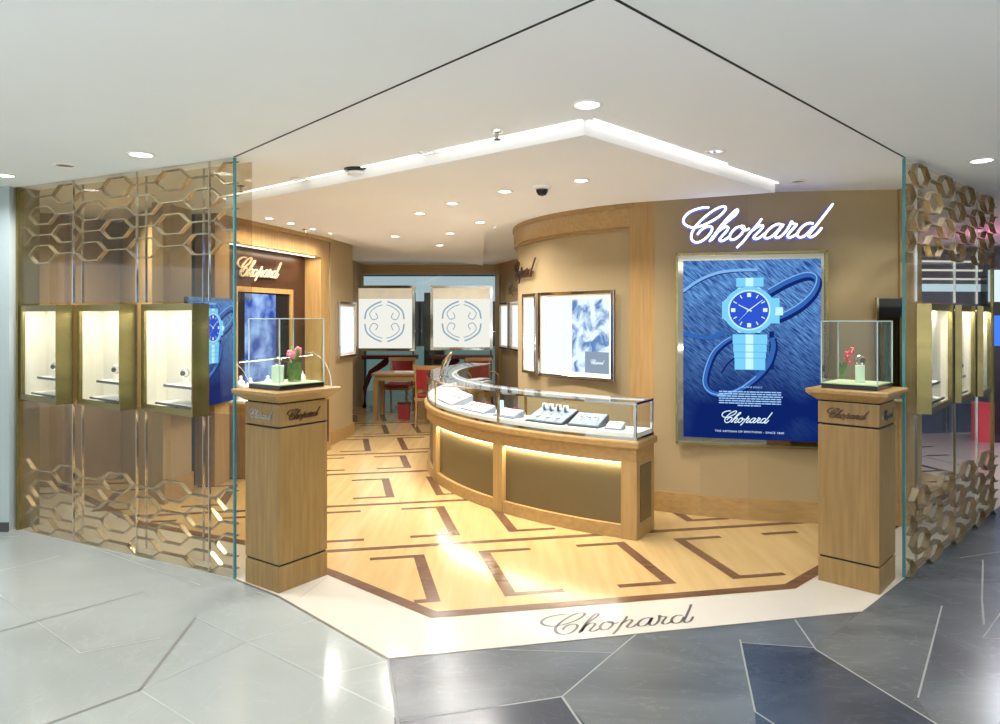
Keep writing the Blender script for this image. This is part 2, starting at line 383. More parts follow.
for r, (v0, v1) in enumerate(rows):
    lo = v0+.0 if r == 0 else rows[r][0]+.12; hi = v1-.155 if r == 0 else v1-.15
    if r == 0: lo = .205; hi = 1.005
    elif r == 1: lo = 1.375; hi = 2.18
    elif r == 2: lo = 2.55; hi = 3.30
    for kk in range(-4, 5):
        ub = offs[r]+1.417*kk; ua = ub+.366
        for (corner, sgn) in ((ub, -1), (ua, 1)):
            def seg(a, b, c, d_):
                us_ = [a+(b-a)*i/12 for i in range(13)]
                ok_ = [u for u in us_ if shop_in(u, c) and shop_in(u, d_)]
                if len(ok_) > 1: rect_uv(min(ok_), max(ok_), c, d_)
            if sgn < 0:
                seg(corner-.075, corner, lo, hi)
                seg(corner-.36, corner-.075, lo, lo+.05); seg(corner-.36, corner-.075, hi-.05, hi)
            else:
                seg(corner, corner+.075, lo, hi)
                seg(corner+.075, corner+.36, lo, lo+.05); seg(corner+.075, corner+.36, hi-.05, hi)
struct(m.build('floor_parquet', [M['floorwood'], M['walnut']]))
# inlaid name in the threshold
m = MB(); logo(m, .885, stroke=34, depth=.0, flat=True, weight=.35)
a = g(541, 626); b = g(695, 613); ang = math.atan2(b.y-a.y, b.x-a.x)
o = m.build('floor_name_inlay', plain('grey_inlay', (.16, .15, .16), .25, .4))
cen = g(624, 620.0); o.location = (cen.x, cen.y, .0042); o.rotation_euler = (-0.0, 0, ang)
for v in o.data.vertices: v.co = Vector((v.co.x*1.0+v.co.z*.0, v.co.z*1.05, 0))
tag(o, 'dark script name inlaid in the cream marble threshold', 'floor lettering')

# ================================================================== CEILING
apex = g(606, -6, ZC); ca = Vector((L0.x, L0.y, ZC)); cb = Vector((R0.x, R0.y, ZC))
def gc(px, py): return g(px, py, ZC)
m = MB(); m.box(-12, 12, -6, 18, ZC+.02, ZC+.12)
hc = struct(m.build('ceiling', M['hall_ceiling']))
farLc = L0+nl*6; farRc = R0+Vector((.731, .682, 0))*6
hallpoly = [(-12, -6), (12, -6), (12, farRc.y), (farRc.x, farRc.y), (cb.x, cb.y), (apex.x, apex.y), (ca.x, ca.y), (farLc.x, farLc.y), (-12, farLc.y)]
m = MB(); m.prism(hallpoly, ZC, ZC+.025); struct(m.build('ceiling_hall', M['hall_ceiling']))
shoppoly = [(apex.x, apex.y), (cb.x, cb.y), (farRc.x, farRc.y), (farRc.x, 18), (farLc.x, 18), (farLc.x, farLc.y), (ca.x, ca.y)]
m = MB(); m.prism(shoppoly, ZC, ZC+.024); struct(m.build('ceiling_shop', M['shop_ceiling']))
m = MB()
for a, b in ((ca, apex), (apex, cb)):
    d = (b-a).normalized(); n = Vector((-d.y, d.x, 0))*.006
    m.prism([(a+n)[:2], (a-n)[:2], (b-n)[:2], (b+n)[:2]], ZC-.001, ZC+.001)
struct(m.build('trim_ceiling_joint', M['gap']))
# dropped inner panel with lit cove around it
PA = lambda r, a: Vector((CC[0]+r*math.cos(math.radians(a)), CC[1]+r*math.sin(math.radians(a)), 0))
v_apex = gc(585, 121); v_left = gc(226, 197); v_right = gc(775, 183)
drop = [v_apex, v_right, PA(2.62, 236), PA(2.55, 225), PA(2.5, 212), PA(2.5, 198), PA(2.5, 184), Vector((-.30, 12.3, 0)), Vector((-1.3, 10.2, 0)), v_left]
ZD = ZC-.07
m = MB(); m.prism([(p.x, p.y) for p in drop], ZD, ZC)
struct(m.build('ceiling_dropped_panel', M['drop_ceiling']))
cove = thing('cove_light', 'white lit cove outlining the dropped ceiling panel', 'cove light', (v_apex.x, v_apex.y, ZC-.001))
sh = Vector((v_apex.x, v_apex.y, ZC-.001))
for (a, b, wd, off) in ((v_apex, v_left, .016, .03), (v_apex, v_right, .012, .02), (v_apex, v_apex.lerp(v_right, .62), .008, .055), (v_left, Vector((-1.3, 10.2, 0)), .05, .03), (Vector((-1.3, 10.2, 0)), Vector((-.30, 12.3, 0)), .05, .03)):
    d = Vector((b.x-a.x, b.y-a.y, 0)).normalized(); n = Vector((-d.y, d.x, 0))
    cen = Vector((sum(p.x for p in drop)/len(drop), sum(p.y for p in drop)/len(drop), 0))
    if (Vector((a.x, a.y, 0))-cen).dot(n) < 0: n = -n
    p0 = Vector((a.x, a.y, 0))+n*off; p1 = Vector((b.x, b.y, 0))+n*off; q = n*wd/2
    m = MB(); m.prism([(p0+q)[:2], (p0-q)[:2], (p1-q)[:2], (p1+q)[:2]], ZC-.006, ZC-.001)
    m.build('led_strip', M['cove'], cove, shift=sh)
pts = [PA(r, a) for r, a in ((2.46, 237), (2.42, 225), (2.40, 212), (2.40, 198), (2.40, 184))]
m = MB(); m.loft([[(p.x, p.y, ZC-.006), (q.x, q.y, ZC-.006), (q.x, q.y, ZC-.001), (p.x, p.y, ZC-.001)] for p, q in ((Vector(p), Vector(p)+(Vector(p)-Vector((CC[0], CC[1], 0))).normalized()*.05) for p in pts)])
m.build('led_strip', M['cove'], cove, shift=sh)

# downlights
def downlight(px, py, label, group, power, z=ZC, r=.042, lit=True):
    p = g(px, py, z); p.z = z
    t = thing('ceiling_downlight', label, 'downlight', p, 0, group)
    m = MB(); m.ring((0, 0, -.004), r+.012, .010, 'z', 24, 6, sq=.5); m.build('rim', M['white'], t, smooth=True)
    m = MB(); m.lathe([(r, -.001), (r, -.005), (0.001, -.005)], n=20); m.build('lens', M['lamp'] if lit else M['chrome'], t)
    if power: light('downlight_beam', 'AREA', (0, 0, -.012), power, r*2, (1, .955, .90) if 'shop' in group else (.93, .97, 1), spread=150, parent=t)
    return t
SG = 'shop ceiling downlights'; HG = 'mall hall ceiling downlights'
downlight(587, 104, 'large round recessed downlight just in front of the lit cove corner', SG, SHOP_W, r=.052)
downlight(715, 151, 'bluish round downlight between the cove and the glowing script sign', SG, 0, lit=False)
downlight(427, 152, 'round downlight in front of the left arm of the lit cove', SG, 0, lit=False)
downlight(299, 179, 'dim recessed downlight above the left glass case pedestal', SG, 0, lit=False)
downlight(798, 181, 'faint recessed downlight right of the glowing script sign top', SG, 0, lit=False)
inner = [(581, 180, 'bright round downlight on the dropped panel above the curved wall'), (668, 189, 'flat downlight in the corner beside the curved wall'), (452, 203, 'downlight in the middle of the dropped ceiling panel'), (505, 191, 'downlight beside the black dome camera on the dropped panel'),
 (420, 213, 'small far downlight on the dropped panel'), (480, 222, 'small downlight over the curved glass counter'), (450, 233, 'farther downlight near the back header'), (395, 236, 'far downlight near the left end of the dropped panel'), (440, 245, 'small downlight in front of the back windows')]
for i, (x, y, l) in enumerate(inner):
    downlight(x, y, l, SG, SHOP_W*(1.0 if i < 7 else .7), z=ZD if x not in (668,) else ZC, r=.04)
al = [(269, 218, 'nearest'), (291, 223, 'second'), (313, 228.5, 'third'), (332, 233, 'farthest')]
for x, y, l in al:
    downlight(x, y, l+' of the four small downlights in a row above the wood alcove frame', SG, SHOP_W*.5, r=.035)
downlight(141, 154, 'bright mall hall downlight in front of the left lattice screen', HG, HALL_W*2.2, r=.06)
downlight(65, 165, 'unlit mall hall downlight left of the bright one', HG, HALL_W, r=.05, lit=False)
downlight(5, 175, 'mall hall downlight at the far left edge', HG, HALL_W*1.5, r=.05)
downlight(982, 160, 'mall hall downlight above the right lattice screen', HG, HALL_W*1.5, r=.055)
for x, y, pw in ((-2.0, 1.4, 1.9), (.2, .9, 1.6), (2.6, 1.6, 1.2), (-5.5, 3.0, 1.6), (5.6, 3.6, 1.0)):
    d = light('unseen_hall_light', 'AREA', (x, y, ZC-.02), HALL_W*pw*1.3, .14, (.93, .97, 1), spread=150)
# other ceiling fittings
def sprinkler(px, py, label, z=ZC):
    p = g(px, py, z); p.z = z
    t = thing('fire_sprinkler', label, 'sprinkler', p, 0)
    m = MB(); m.lathe([(.032, 0), (.030, -.008), (.012, -.012)]); m.build('escutcheon', M['chrome'], t, smooth=True)
    m = MB(); m.lathe([(.010, -.010), (.010, -.040), (.004, -.042)], n=12); m.build('stem', M['chrome'], t)
    m = MB(); m.lathe([(.018, -.044), (.018, -.047), (.002, -.048)], n=12); m.build('deflector', M['dark'], t)
sprinkler(497, 131, 'chrome sprinkler head hanging before the left arm of the cove')
sprinkler(241, 186, 'chrome sprinkler head near the corner of the left glass screen')
sprinkler(732, 183, 'small sprinkler head left of the dome camera by the glowing sign')
sprinkler(305, 229, 'tiny sprinkler head among the alcove downlights')
def dome(px, py, label, z, black=True, r=.05):
    p = g(px, py, z); p.z = z
    t = thing('dome_camera', label, 'security camera', p)
    m = MB(); m.lathe([(r*1.25, 0), (r*1.25, -.018), (r*.9, -.024)]); m.build('housing', M['white'], t, smooth=True)
    m = MB(); m.lathe([(r*.85, -.022), (r*.8, -.04), (r*.55, -.062), (.004, -.070)]); m.build('dome', M['black'], t, smooth=True)
dome(542, 186, 'black dome camera on the dropped panel above the curved wall', ZD)
dome(766, 184, 'black dome camera above the glowing script sign', ZC)
p = g(357, 169, ZC); p.z = ZC
t = thing('smoke_detector', 'round black and white smoke detector on the ceiling left of centre', 'smoke detector', p)
m = MB(); m.lathe([(.085, 0), (.085, -.012), (.05, -.016)]); m.build('base', M['black'], t, smooth=True)
m = MB(); m.lathe([(.05, -.014), (.066, -.022), (.062, -.040), (.03, -.048), (.002, -.049)]); m.build('head', M['white'], t, smooth=True)

# ================================================================== WALLS
# curved wall behind the counter
RW = 2.13
m = MB(); m.arc(RW-.1, RW, 150, 243, 0, ZC, 48); struct(m.build('wall_curved', M['fabric']))
m = MB(); m.arc(RW-.05, RW+.045, 150, 243, ZC-.20, ZC, 48); m.arc(RW-.02, RW+.060, 150, 243, ZC-.035, ZC, 48); m.arc(RW-.02, RW+.020, 150, 238, ZC-.225, ZC-.20, 48)
struct(m.build('trim_cornice', M['oak_h'], smooth=True))
pc = g(654.5, 510.6); ac = math.degrees(math.atan2(pc.y-CC[1], pc.x-CC[0])); rc = (Vector((pc.x, pc.y))-Vector(CC)).length
# pillar at the end of the curved wall
q0 = Vector((pc.x, pc.y, 0)); q1 = PA(RW+.045, 236.0)
d = (q1-q0).normalized(); n = Vector((d.y, -d.x, 0))
if n.y < 0: n = -n
m = MB(); m.prism([q0[:2], (q0+n*.22)[:2], (q1+n*.16)[:2], q1[:2]], 0, ZC)
qa = q0+d*.05; 
struct(m.build('trim_pillar', M['oak']))
# poster wall
wpts = [g(654.5, 510.6), g(700, 516.2), g(748, 520.3), g(817, 523.6), Vector((3.12, 5.36, 0))]
wall('wall_poster', wpts, 0, ZC, M['fabric'], .1, 1)
wb = [Vector(p)+Vector((-.0, -.018, 0)) for p in wpts]
wall('baseboard_poster', wb, 0, .17, M['oak_h'], .03, 1)
wall('trim_wall_end', [Vector((3.05, 5.335, 0)), Vector((3.16, 5.33, 0))], 0, ZC, M['oak'], .12, 1)
wall('wall_right_return', [Vector((3.16, 5.40, 0)), Vector((2.9, 8.5, 0)), Vector((2.5, 13.2, 0))], 0, ZC, M['brown'], .1, -1)
# wing at the back right
w0 = Vector((-.056, 13.05, 0)); w1 = Vector((.42, 11.4, 0)); w2 = Vector((.9, 9.8, 0))
wall('wall_back_right', [w0, w1, w2], 0, ZC, M['fabric'], .1, 1)
dW = (w1-w0).normalized(); nW = Vector((dW.y, -dW.x, 0));
if nW.x > 0: nW = -nW
wall('trim_back_right_rail', [w0+nW*.03, w1+nW*.03, w2+nW*.03], ZC-.2, ZC, M['oak_h'], .04, 1)
wall('trim_back_right_post', [w0+nW*.04, w0+nW*.04+dW*.28], 0, ZC, M['oak'], .05, 1)
# left alcove frame and walls
A0 = Vector((-2.68, 6.58, 0)); A1 = Vector((-2.125, 8.70, 0)); eA = (A1-A0).normalized(); nA = Vector((eA.y, -eA.x, 0))   # nA points into the shop
def FA(s, o, z=0): p = A0+eA*s+nA*o; return Vector((p.x, p.y, z))
LA = (A1-A0).length
def afbox(m, s0, s1, o0, o1, z0, z1, mi=0): m.prism([FA(s0, o0)[:2], FA(s1, o0)[:2], FA(s1, o1)[:2], FA(s0, o1)[:2]], z0, z1, mi)
m = MB(); afbox(m, 0, .22, -.22, 0, 0, ZC); afbox(m, LA-.20, LA, -.22, 0, 0, ZC); afbox(m, .22, LA-.20, -.22, 0, 2.33, ZC); afbox(m, -.02, LA+.02, 0, .025, ZC-.05, ZC)
struct(m.build('trim_alcove_frame', M['oak'], bevel=.004))
m = MB(); afbox(m, .0, LA, -.32, -.22, 0, ZC); struct(m.build('wall_alcove', M['bronze']))
m = MB(); afbox(m, .24, LA-.22, -.09, -.075, 2.322, 2.329); o = m.build('alcove_led', M['led']); tag(o, 'warm light line under the header of the wood alcove', 'strip light')
light('alcove_wash', 'AREA', FA(LA/2, -.12, 2.30), 5, LA-.5, (1, .85, .62), rot=(0, 0, math.atan2(eA.y, eA.x)), sizey=.04)
# beige pillar after the alcove
B1 = g(333, 447); B2 = g(352.7, 435.5); B1 = Vector((A1.x+.01, A1.y+.02, 0)); B2 = Vector((-2.0, 9.5, 0))
wall('wall_left_pillar', [B1, B2, B2+Vector((-.5, .1, 0))], 0, ZC, M['fabric'], .12, 1)
dB = (B2-B1).normalized(); nB = Vector((dB.y, -dB.x, 0))
wall('baseboard_left_pillar', [B1+nB*.02, B2+nB*.02+dB*.02], 0, .17, M['oak_h'], .02, 1)
wall('wall_left_back', [Vector((-2.5, 9.6, 0)), Vector((-2.55, 13.1, 0))], 0, ZC, M['fabric'], .1, 1)
# near left walls seen through the lattice screen
N0 = Vector((-2.87, 5.96, 0)); N1 = Vector((-2.82, 6.40, 0))
wall('wall_left_near', [N0, N1], 0, ZC, M['fabric'], .1, 1)
wall('baseboard_left_near', [N0+Vector((.02, -.01, 0)), N1+Vector((.02, 0, 0))], 0, .19, M['oak_h'], .02, 1)
wall('wall_left_bronze', [Vector((-3.93, 7.25, 0)), Vector((-2.90, 5.98, 0))], 0, ZC, M['brown'], .08, 1)
wall('wall_left_brown', [Vector((-4.12, 6.72, 0)), Vector((-3.93, 7.25, 0))], 0, ZC, M['brown'], .08, 1)
wall('trim_left_post', [Vector((-4.28, 6.58, 0)), Vector((-4.12, 6.62, 0))], 0, ZC, M['oak'], .1, 1)
wall('wall_left_tan', [Vector((-6.2, 6.2, 0)), Vector((-4.24, 6.58, 0))], 0, ZC, M['brown'], .1, 1)
# grey wall left of the screen
P = L1+Vector((.0, .0, 0))
wall('wall_hall_left', [Vector((-9, 5.6, 0)), Vector((-3.66, 5.22, 0)), Vector((-3.66, 5.30, 0))], 0, ZC, M['greywall'], .1, 1)
wall('baseboard_hall_left', [Vector((-9, 5.585, 0)), Vector((-3.66, 5.205, 0))], 0, .07, M['dark'], .012, 1)
# back header and shop front glazing
m = MB(); m.box(-2.6, .05, 13.0, 13.25, 2.40, ZC); struct(m.build('trim_back_header', M['oak_h']))
t = struct(MB().box(-2.55, 0, 13.12, 13.14, .0, 2.40).build('window_1', M['glass']))
m = MB(); m.box(-7, 4, 15.6, 15.7, 0, 4); struct(m.build('wall_back', M['dark']))
m = MB(); m.box(-3.5, .6, 15.5, 15.59, 1.95, 2.5); o = m.build('light_panel', M['backblue']); tag(o, 'pale blue lit wall band seen behind the back windows', 'light panel')
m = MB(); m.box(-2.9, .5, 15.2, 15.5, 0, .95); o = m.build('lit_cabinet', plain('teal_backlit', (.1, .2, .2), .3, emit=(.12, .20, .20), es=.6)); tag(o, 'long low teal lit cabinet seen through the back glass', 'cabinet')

# ================================================================== SIGN, POSTER, WALL NICHES
def place(o, p, ang): o.location = p; o.rotation_euler = (0, 0, ang)
# glowing script sign on the poster wall
a = gd(681, 5.66); b = gd(832, 5.40); ang = math.atan2(b.y-a.y, b.x-a.x)
Dm = 5.50; cen = gd(756, Dm-.14, 224.5)
t = thing('illuminated_sign', 'large glowing white and blue script name above the blue watch poster', 'shop sign', cen, ang-.02)
m = MB(); logo(m, 1.085, stroke=27, depth=.045, mside=1); m.build('letters', [M['sign'], M['signside']], t)
m = MB(); logo(m, 1.085, stroke=42, depth=.012, mi=0, mside=0); o = m.build('halo_backing', M['signside'], t); o.location = (0, .022, 0)
for x, z in ((-.42, .0), (-.15, -.02), (.12, 0), (.38, 0)):
    m = MB(); m.box(x-.006, x+.006, 0, .13, z-.006, z+.006); m.build('stand_off', M['dark'], t)

# mirror niche with the poster
pl = gd(683.3, 5.58); pr = gd(821, 5.335); ang = math.atan2(pr.y-pl.y, pr.x-pl.x); PWd = (pr-pl).length
org = Vector(((pl.x+pr.x)/2, (pl.y+pr.y)/2, 0))
zt, zb = 2.047, .645; PH = zt-zb
t = thing('mirror_niche', 'bronze mirror framed niche in the wall behind the blue watch poster', 'wall niche', org+Vector((-math.sin(ang), math.cos(ang), 0))*.022, ang)
m = MB(); m.box(-PWd/2-.045, PWd/2+.04, .02, .035, zb-.045, zt+.05); m.build('mirror_panel', M['mirror'], t)
m = MB()
for x0, x1, z0, z1 in ((-PWd/2-.06, -PWd/2-.04, zb-.06, zt+.065), (PWd/2+.035, PWd/2+.055, zb-.06, zt+.065), (-PWd/2-.06, PWd/2+.055, zb-.06, zb-.04), (-PWd/2-.06, PWd/2+.055, zt+.045, zt+.065)):
    m.box(x0, x1, -.005, .04, z0, z1)
m.build('frame', M['olive_metal'], t)

def poster_mat():
    m, nt, bs = new_mat('poster_backlit_print'); nt.nodes.remove(bs)
    o = [n for n in nt.nodes if n.type == 'OUTPUT_MATERIAL'][0]; e = nt.nodes.new('ShaderNodeEmission'); e.inputs[1].default_value = .8
    tc = nt.nodes.new('ShaderNodeTexCoord'); mp = nt.nodes.new('ShaderNodeMapping'); mp.inputs['Rotation'].default_value = (0, math.radians(-42), 0); m2 = nt.nodes.new('ShaderNodeMapping'); m2.inputs['Scale'].default_value = (7, 1, 70)
    nz = nt.nodes.new('ShaderNodeTexNoise'); nz.inputs['Scale'].default_value = 1.6; nz.inputs['Detail'].default_value = 5; nz.inputs['Distortion'].default_value = .4
    cr = nt.nodes.new('ShaderNodeValToRGB'); E = cr.color_ramp.elements
    E[0].position = .36; E[0].color = (.012, .05, .25, 1); E[1].position = .66; E[1].color = (.17, .40, .80, 1)
    # broad tone of the printed picture: pale in the upper middle, navy at the foot
    sp = nt.nodes.new('ShaderNodeSeparateXYZ'); mr = nt.nodes.new('ShaderNodeMapRange'); mr.inputs[1].default_value = .90; mr.inputs[2].default_value = 1.75; mr.inputs[3].default_value = .0; mr.inputs[4].default_value = 1
    mx = nt.nodes.new('ShaderNodeMix'); mx.data_type = 'RGBA'; mx.inputs[6].default_value = (.004, .016, .13, 1)
    n3 = nt.nodes.new('ShaderNodeTexNoise'); n3.inputs['Scale'].default_value = 1.7; ad = nt.nodes.new('ShaderNodeMath'); ad.operation = 'MULTIPLY_ADD'; ad.inputs[1].default_value = .8; ad.inputs[2].default_value = -.42; a2 = nt.nodes.new('ShaderNodeMath'); a2.operation = 'ADD'; a2.use_clamp = True
    L = nt.links; L.new(tc.outputs['Object'], mp.inputs[0]); L.new(mp.outputs[0], m2.inputs[0]); L.new(m2.outputs[0], nz.inputs['Vector']); L.new(nz.outputs['Fac'], cr.inputs[0])
    L.new(tc.outputs['Object'], sp.inputs[0]); L.new(sp.outputs['Z'], mr.inputs[0]); L.new(tc.outputs['Object'], n3.inputs['Vector']); L.new(n3.outputs['Fac'], ad.inputs[0]); L.new(mr.outputs[0], a2.inputs[0]); L.new(ad.outputs[0], a2.inputs[1])
    L.new(a2.outputs[0], mx.inputs[0]); L.new(cr.outputs[0], mx.inputs[7]); L.new(mx.outputs[2], e.inputs[0]); L.new(e.outputs[0], o.inputs[0])
    return m
G = {k: glow('print_'+k, c, .8) for k, c in dict(case=(.20, .62, .95), light=(.55, .90, 1.0), mid=(.10, .40, .80), dial=(.03, .09, .62), navy=(.006, .02, .14), strap=(.035, .13, .45), strapl=(.22, .46, .85), white=(.72, .92, 1.0), text=(.35, .60, .95)).items()}
pm = poster_mat()
def ribbon(m, pts, wd, y, mi=0, taper=False):
    P = [Vector(p) for p in pts]; Q = []
    for i in range(len(P)-1):
        p0 = P[max(i-1, 0)]; p1 = P[i]; p2 = P[i+1]; p3 = P[min(i+2, len(P)-1)]
        for k in range(5):
            t = k/5; Q.append(.5*((2*p1)+(p2-p0)*t+(2*p0-5*p1+4*p2-p3)*t*t+(3*p1-3*p2+p3-p0)*t**3))
    Q.append(P[-1]); n = len(Q); vs = []
    for i in range(n):
        d = (Q[min(i+1, n-1)]-Q[max(i-1, 0)]).normalized(); nn = Vector((-d.y, d.x))*wd/2
        if taper: nn *= min(1, .25+i/n*1.5)
        for q in (Q[i]+nn, Q[i]-nn): vs.append((q.x, y, q.y))
    m.add(vs, [(2*i, 2*i+1, 2*i+3, 2*i+2) for i in range(n-1)], mi)
def disc(m, cx, cz, r, y, mi=0, n=32, ry=None, sides=None):
    n = sides or n
    m.add([(cx+r*math.cos(2*PI*(i+.5)/n), y, cz+(ry or r)*math.sin(2*PI*(i+.5)/n)) for i in range(n)], [tuple(range(n))], mi)
def quad(m, x0, x1, z0, z1, y, mi=0, sk=0): m.add([(x0, y, z0), (x1, y, z0), (x1+sk, y, z1), (x0+sk, y, z1)], [(0, 1, 2, 3)], mi)
def watch_poster(t, Wd, zb, zt, slogan=True):
    """flat printed picture; crop coordinates measured on the photo's poster"""
    H = zt-zb; X = lambda u: -Wd/2+Wd*(u-60)/890.0; Z = lambda v: zt-H*(v-65)/1142.0   # u, v in a 1000-wide crop
    lb = MB(); lb.box(-Wd/2, Wd/2, 0, .038, zb, zt); lb.build('lightbox', M['dark'], t)
    m = MB(); quad(m, -Wd/2, Wd/2, zb, zt, -.001); m.build('print', pm, t)
    pr_ = []
    m = MB(); ribbon(m, [(X(60), Z(262)), (X(160), Z(195)), (X(280), Z(148)), (X(400), Z(132)), (X(550), Z(130))], .020*Wd/.93, -.0016, 0)
    ribbon(m, [(X(62), Z(275)), (X(160), Z(208)), (X(280), Z(160)), (X(400), Z(142)), (X(550), Z(137))], .010, -.0014, 1)
    big = [(X(620), Z(270)), (X(740), Z(205)), (X(860), Z(165)), (X(925), Z(190)), (X(905), Z(270)), (X(830), Z(350)), (X(720), Z(415)), (X(640), Z(440))]
    ribbon(m, [(x+.006, z-.018) for x, z in big], .058, -.0013, 1); ribbon(m, big, .040, -.0016, 2); ribbon(m, [(x-.004, z+.017) for x, z in big], .008, -.0019, 0)
    low = [(X(62), Z(535)), (X(150), Z(555)), (X(250), Z(560)), (X(340), Z(520))]
    ribbon(m, low, .034, -.0016, 2); ribbon(m, [(x, z-.016) for x, z in low], .008, -.0013, 1)
    loop = [(X(390), Z(555)), (X(330), Z(590)), (X(260), Z(660)), (X(215), Z(770)), (X(205), Z(860)), (X(250), Z(915)), (X(340), Z(925)), (X(450), Z(880)), (X(550), Z(805)), (X(620), Z(720)), (X(650), Z(620)), (X(640), Z(560))]
    ribbon(m, [(x+.008, z-.010) for x, z in loop], .052, -.0013, 1); ribbon(m, loop, .036, -.0016, 2); ribbon(m, [(x-.012, z) for x, z in loop[:9]], .007, -.0019, 0)
    ribbon(m, [(X(400), Z(690)), (X(350), Z(735)), (X(315), Z(790))], .013, -.0016, 1)
    m.build('print_strap', [G['strapl'], G['navy'], G['strap']], t)
    # bracelet
    cx, cz = X(495), Z(385)
    m = MB(); quad(m, X(625), X(655), Z(760), Z(520), -.0015, 0); m.build('print_shadow', G['navy'], t)
    for part_ in (((180, 235, 88),), ((540, 600, 112), (604, 650, 108), (654, 688, 103), (692, 762, 99))):
      m = MB()
      for v0, v1, hw in part_:
        quad(m, X(500-hw), X(500+hw), Z(v1), Z(v0), -.0021, 0); quad(m, X(472), X(522), Z(v1), Z(v0), -.0023, 1)
        quad(m, X(500-hw), X(500+hw), Z(v1+4), Z(v1), -.0022, 2)
      m.build('print_bracelet', [G['case'], G['light'], G['mid'], G['navy']], t)
    m = MB(); R = 172*Wd/890; disc(m, cx, cz, R*1.02, -.0024, 1, ry=R*.97, sides=8); disc(m, cx, cz, R*.99, -.0026, 0, ry=R*.93)
    quad(m, X(318), X(345), Z(440), Z(330), -.0025, 0); quad(m, X(660), X(712), Z(418), Z(368), -.0025, 1); quad(m, X(640), X(690), Z(470), Z(310), -.00245, 0)
    disc(m, cx, cz, 138*Wd/890, -.0028, 1); disc(m, cx, cz, 128*Wd/890, -.0030, 2)
    rd = 128*Wd/890
    for k in range(12):
        a = k*PI/6; L_ = .2 if k % 3 else .22; ww = .016 if k % 3 else .05
        u = Vector((math.sin(a), math.cos(a))); n = Vector((u.y, -u.x))*rd*ww*(2.0 if k % 3 == 0 else 1.6)
        p, q = u*rd*.92, u*rd*(.92-L_)
        m.add([(cx+v.x, -.0032, cz+v.y) for v in (p+n, p-n, q-n, q+n)], [(0, 1, 2, 3)], 3)
    for an, ln, ww in ((-62, .62, .035), (52, .88, .03), (222, .8, .010)):
        u = Vector((math.sin(math.radians(an)), math.cos(math.radians(an)))); n = Vector((u.y, -u.x))*rd*ww
        m.add([(cx+v.x, -.0034, cz+v.y) for v in (u*rd*ln+n*.5, u*rd*ln-n*.5, -u*rd*.14-n, -u*rd*.14+n)], [(0, 1, 2, 3)], 3)
    m.build('print_watch', [G['case'], G['light'], G['dial'], G['white']], t)
    if slogan:
        m = MB()
        random.seed(3)
        for r in range(7):
            z = Z(905+r*14.5); x = 298+(-10 if r == 2 else 0) if r < 6 else 420; xe = 700+(10 if r == 2 else 0) if r < 6 else 570
            while x < xe:
                wl = random.uniform(14, 44); quad(m, X(x), X(min(x+wl, xe)), z-.0048, z+.0040, -.002); x += wl+4
        m.build('print_small_text', G['text'], t)
        text_mesh('ALPINE EAGLE', .019, 'print_heading', G['text'], t, (X(515), -.003, Z(880)), sx=1.2)
        text_mesh('THE ARTISAN OF EMOTIONS - SINCE 1860', .0215, 'print_tagline', G['white'], t, (X(495), -.003, Z(1165)), spacing=1.12, sx=1.13)
        m = MB(); logo(m, .345*Wd/.93, stroke=34, depth=0, flat=True)
        o = m.build('print_name', G['white'], t); o.location = (X(482), -.003, Z(1068))
t = thing('watch_poster', 'tall blue backlit poster of a wristwatch with script name at its foot', 'poster', org, ang)
watch_poster(t, PWd, zb, zt)
light('poster_glow', 'AREA', (0, -.06, (zt+zb)/2), 1.6, PWd, (.35, .55, 1), rot=(PI/2, 0, 0), sizey=PH, parent=t)

# second blue picture beside the alcove, seen past the left screen
a = gd(188, 5.95); b = gd(235.5, 6.80); ang2 = math.atan2(b.y-a.y, b.x-a.x); c_ = (a+b)/2
t = thing('watch_poster', 'narrow looking blue watch picture behind the near end of the left glass screen', 'poster', (c_.x, c_.y, 0), ang2)
watch_poster(t, (b-a).length, .80, 1.775, slogan=False)

# lit display niche
def niche(name, label, p, ang, Wn, z0, z1, group=None, pic=None, depth=.03, fr=.035, lum='niche'):
    t = thing(name, label, 'display niche', (p.x, p.y, 0), ang, group)
    m = MB()
    for x0, x1, a0, a1 in ((-Wn/2, -Wn/2+fr, z0, z1), (Wn/2-fr, Wn/2, z0, z1), (-Wn/2+fr, Wn/2-fr, z0, z0+fr), (-Wn/2+fr, Wn/2-fr, z1-fr, z1)):
        m.box(x0, x1, -depth, .0, a0, a1)
    m.build('frame', M['chrome'], t, bevel=.004)
    m = MB(); m.box(-Wn/2+fr, Wn/2-fr, -.004, .0, z0+fr, z1-fr); m.build('lit_back', M[lum], t)
    m = MB(); f2 = fr+.03
    for x0, x1, a0, a1 in ((-Wn/2+fr, -Wn/2+f2, z0+fr, z1-fr), (Wn/2-f2, Wn/2-fr, z0+fr, z1-fr), (-Wn/2+f2, Wn/2-f2, z0+fr, z0+f2), (-Wn/2+f2, Wn/2-f2, z1-f2, z1-fr)):
        m.box(x0, x1, -.012, -.004, a0, a1)
    m.build('lining', M['ivory'], t)
    if pic: pic(t)
    return t
def arc_place(px, r):
    """where the sight line at px meets the curved wall"""
    k = (px-500)/F; cx, cy = CC
    A = k*k+1; B = -2*(k*cx+cy); C_ = cx*cx+cy*cy-r*r; D = (-B-math.sqrt(B*B-4*A*C_))/(2*A)
    return Vector((k*D, D, 0))
def arc_niche(px0, px1, z0, z1, label, pic=None):
    a = arc_place(px0, RW+.02); b = arc_place(px1, RW+.02)
    ang = math.atan2(b.y-a.y, b.x-a.x); p = (a+b)/2
    n = Vector((math.sin(ang), -math.cos(ang), 0)); sag = RW+.03-(p.xy-Vector(CC)).length
    return niche('display_niche', label, p+n*max(0, sag), ang, (b-a).length, z0, z1, pic=pic)
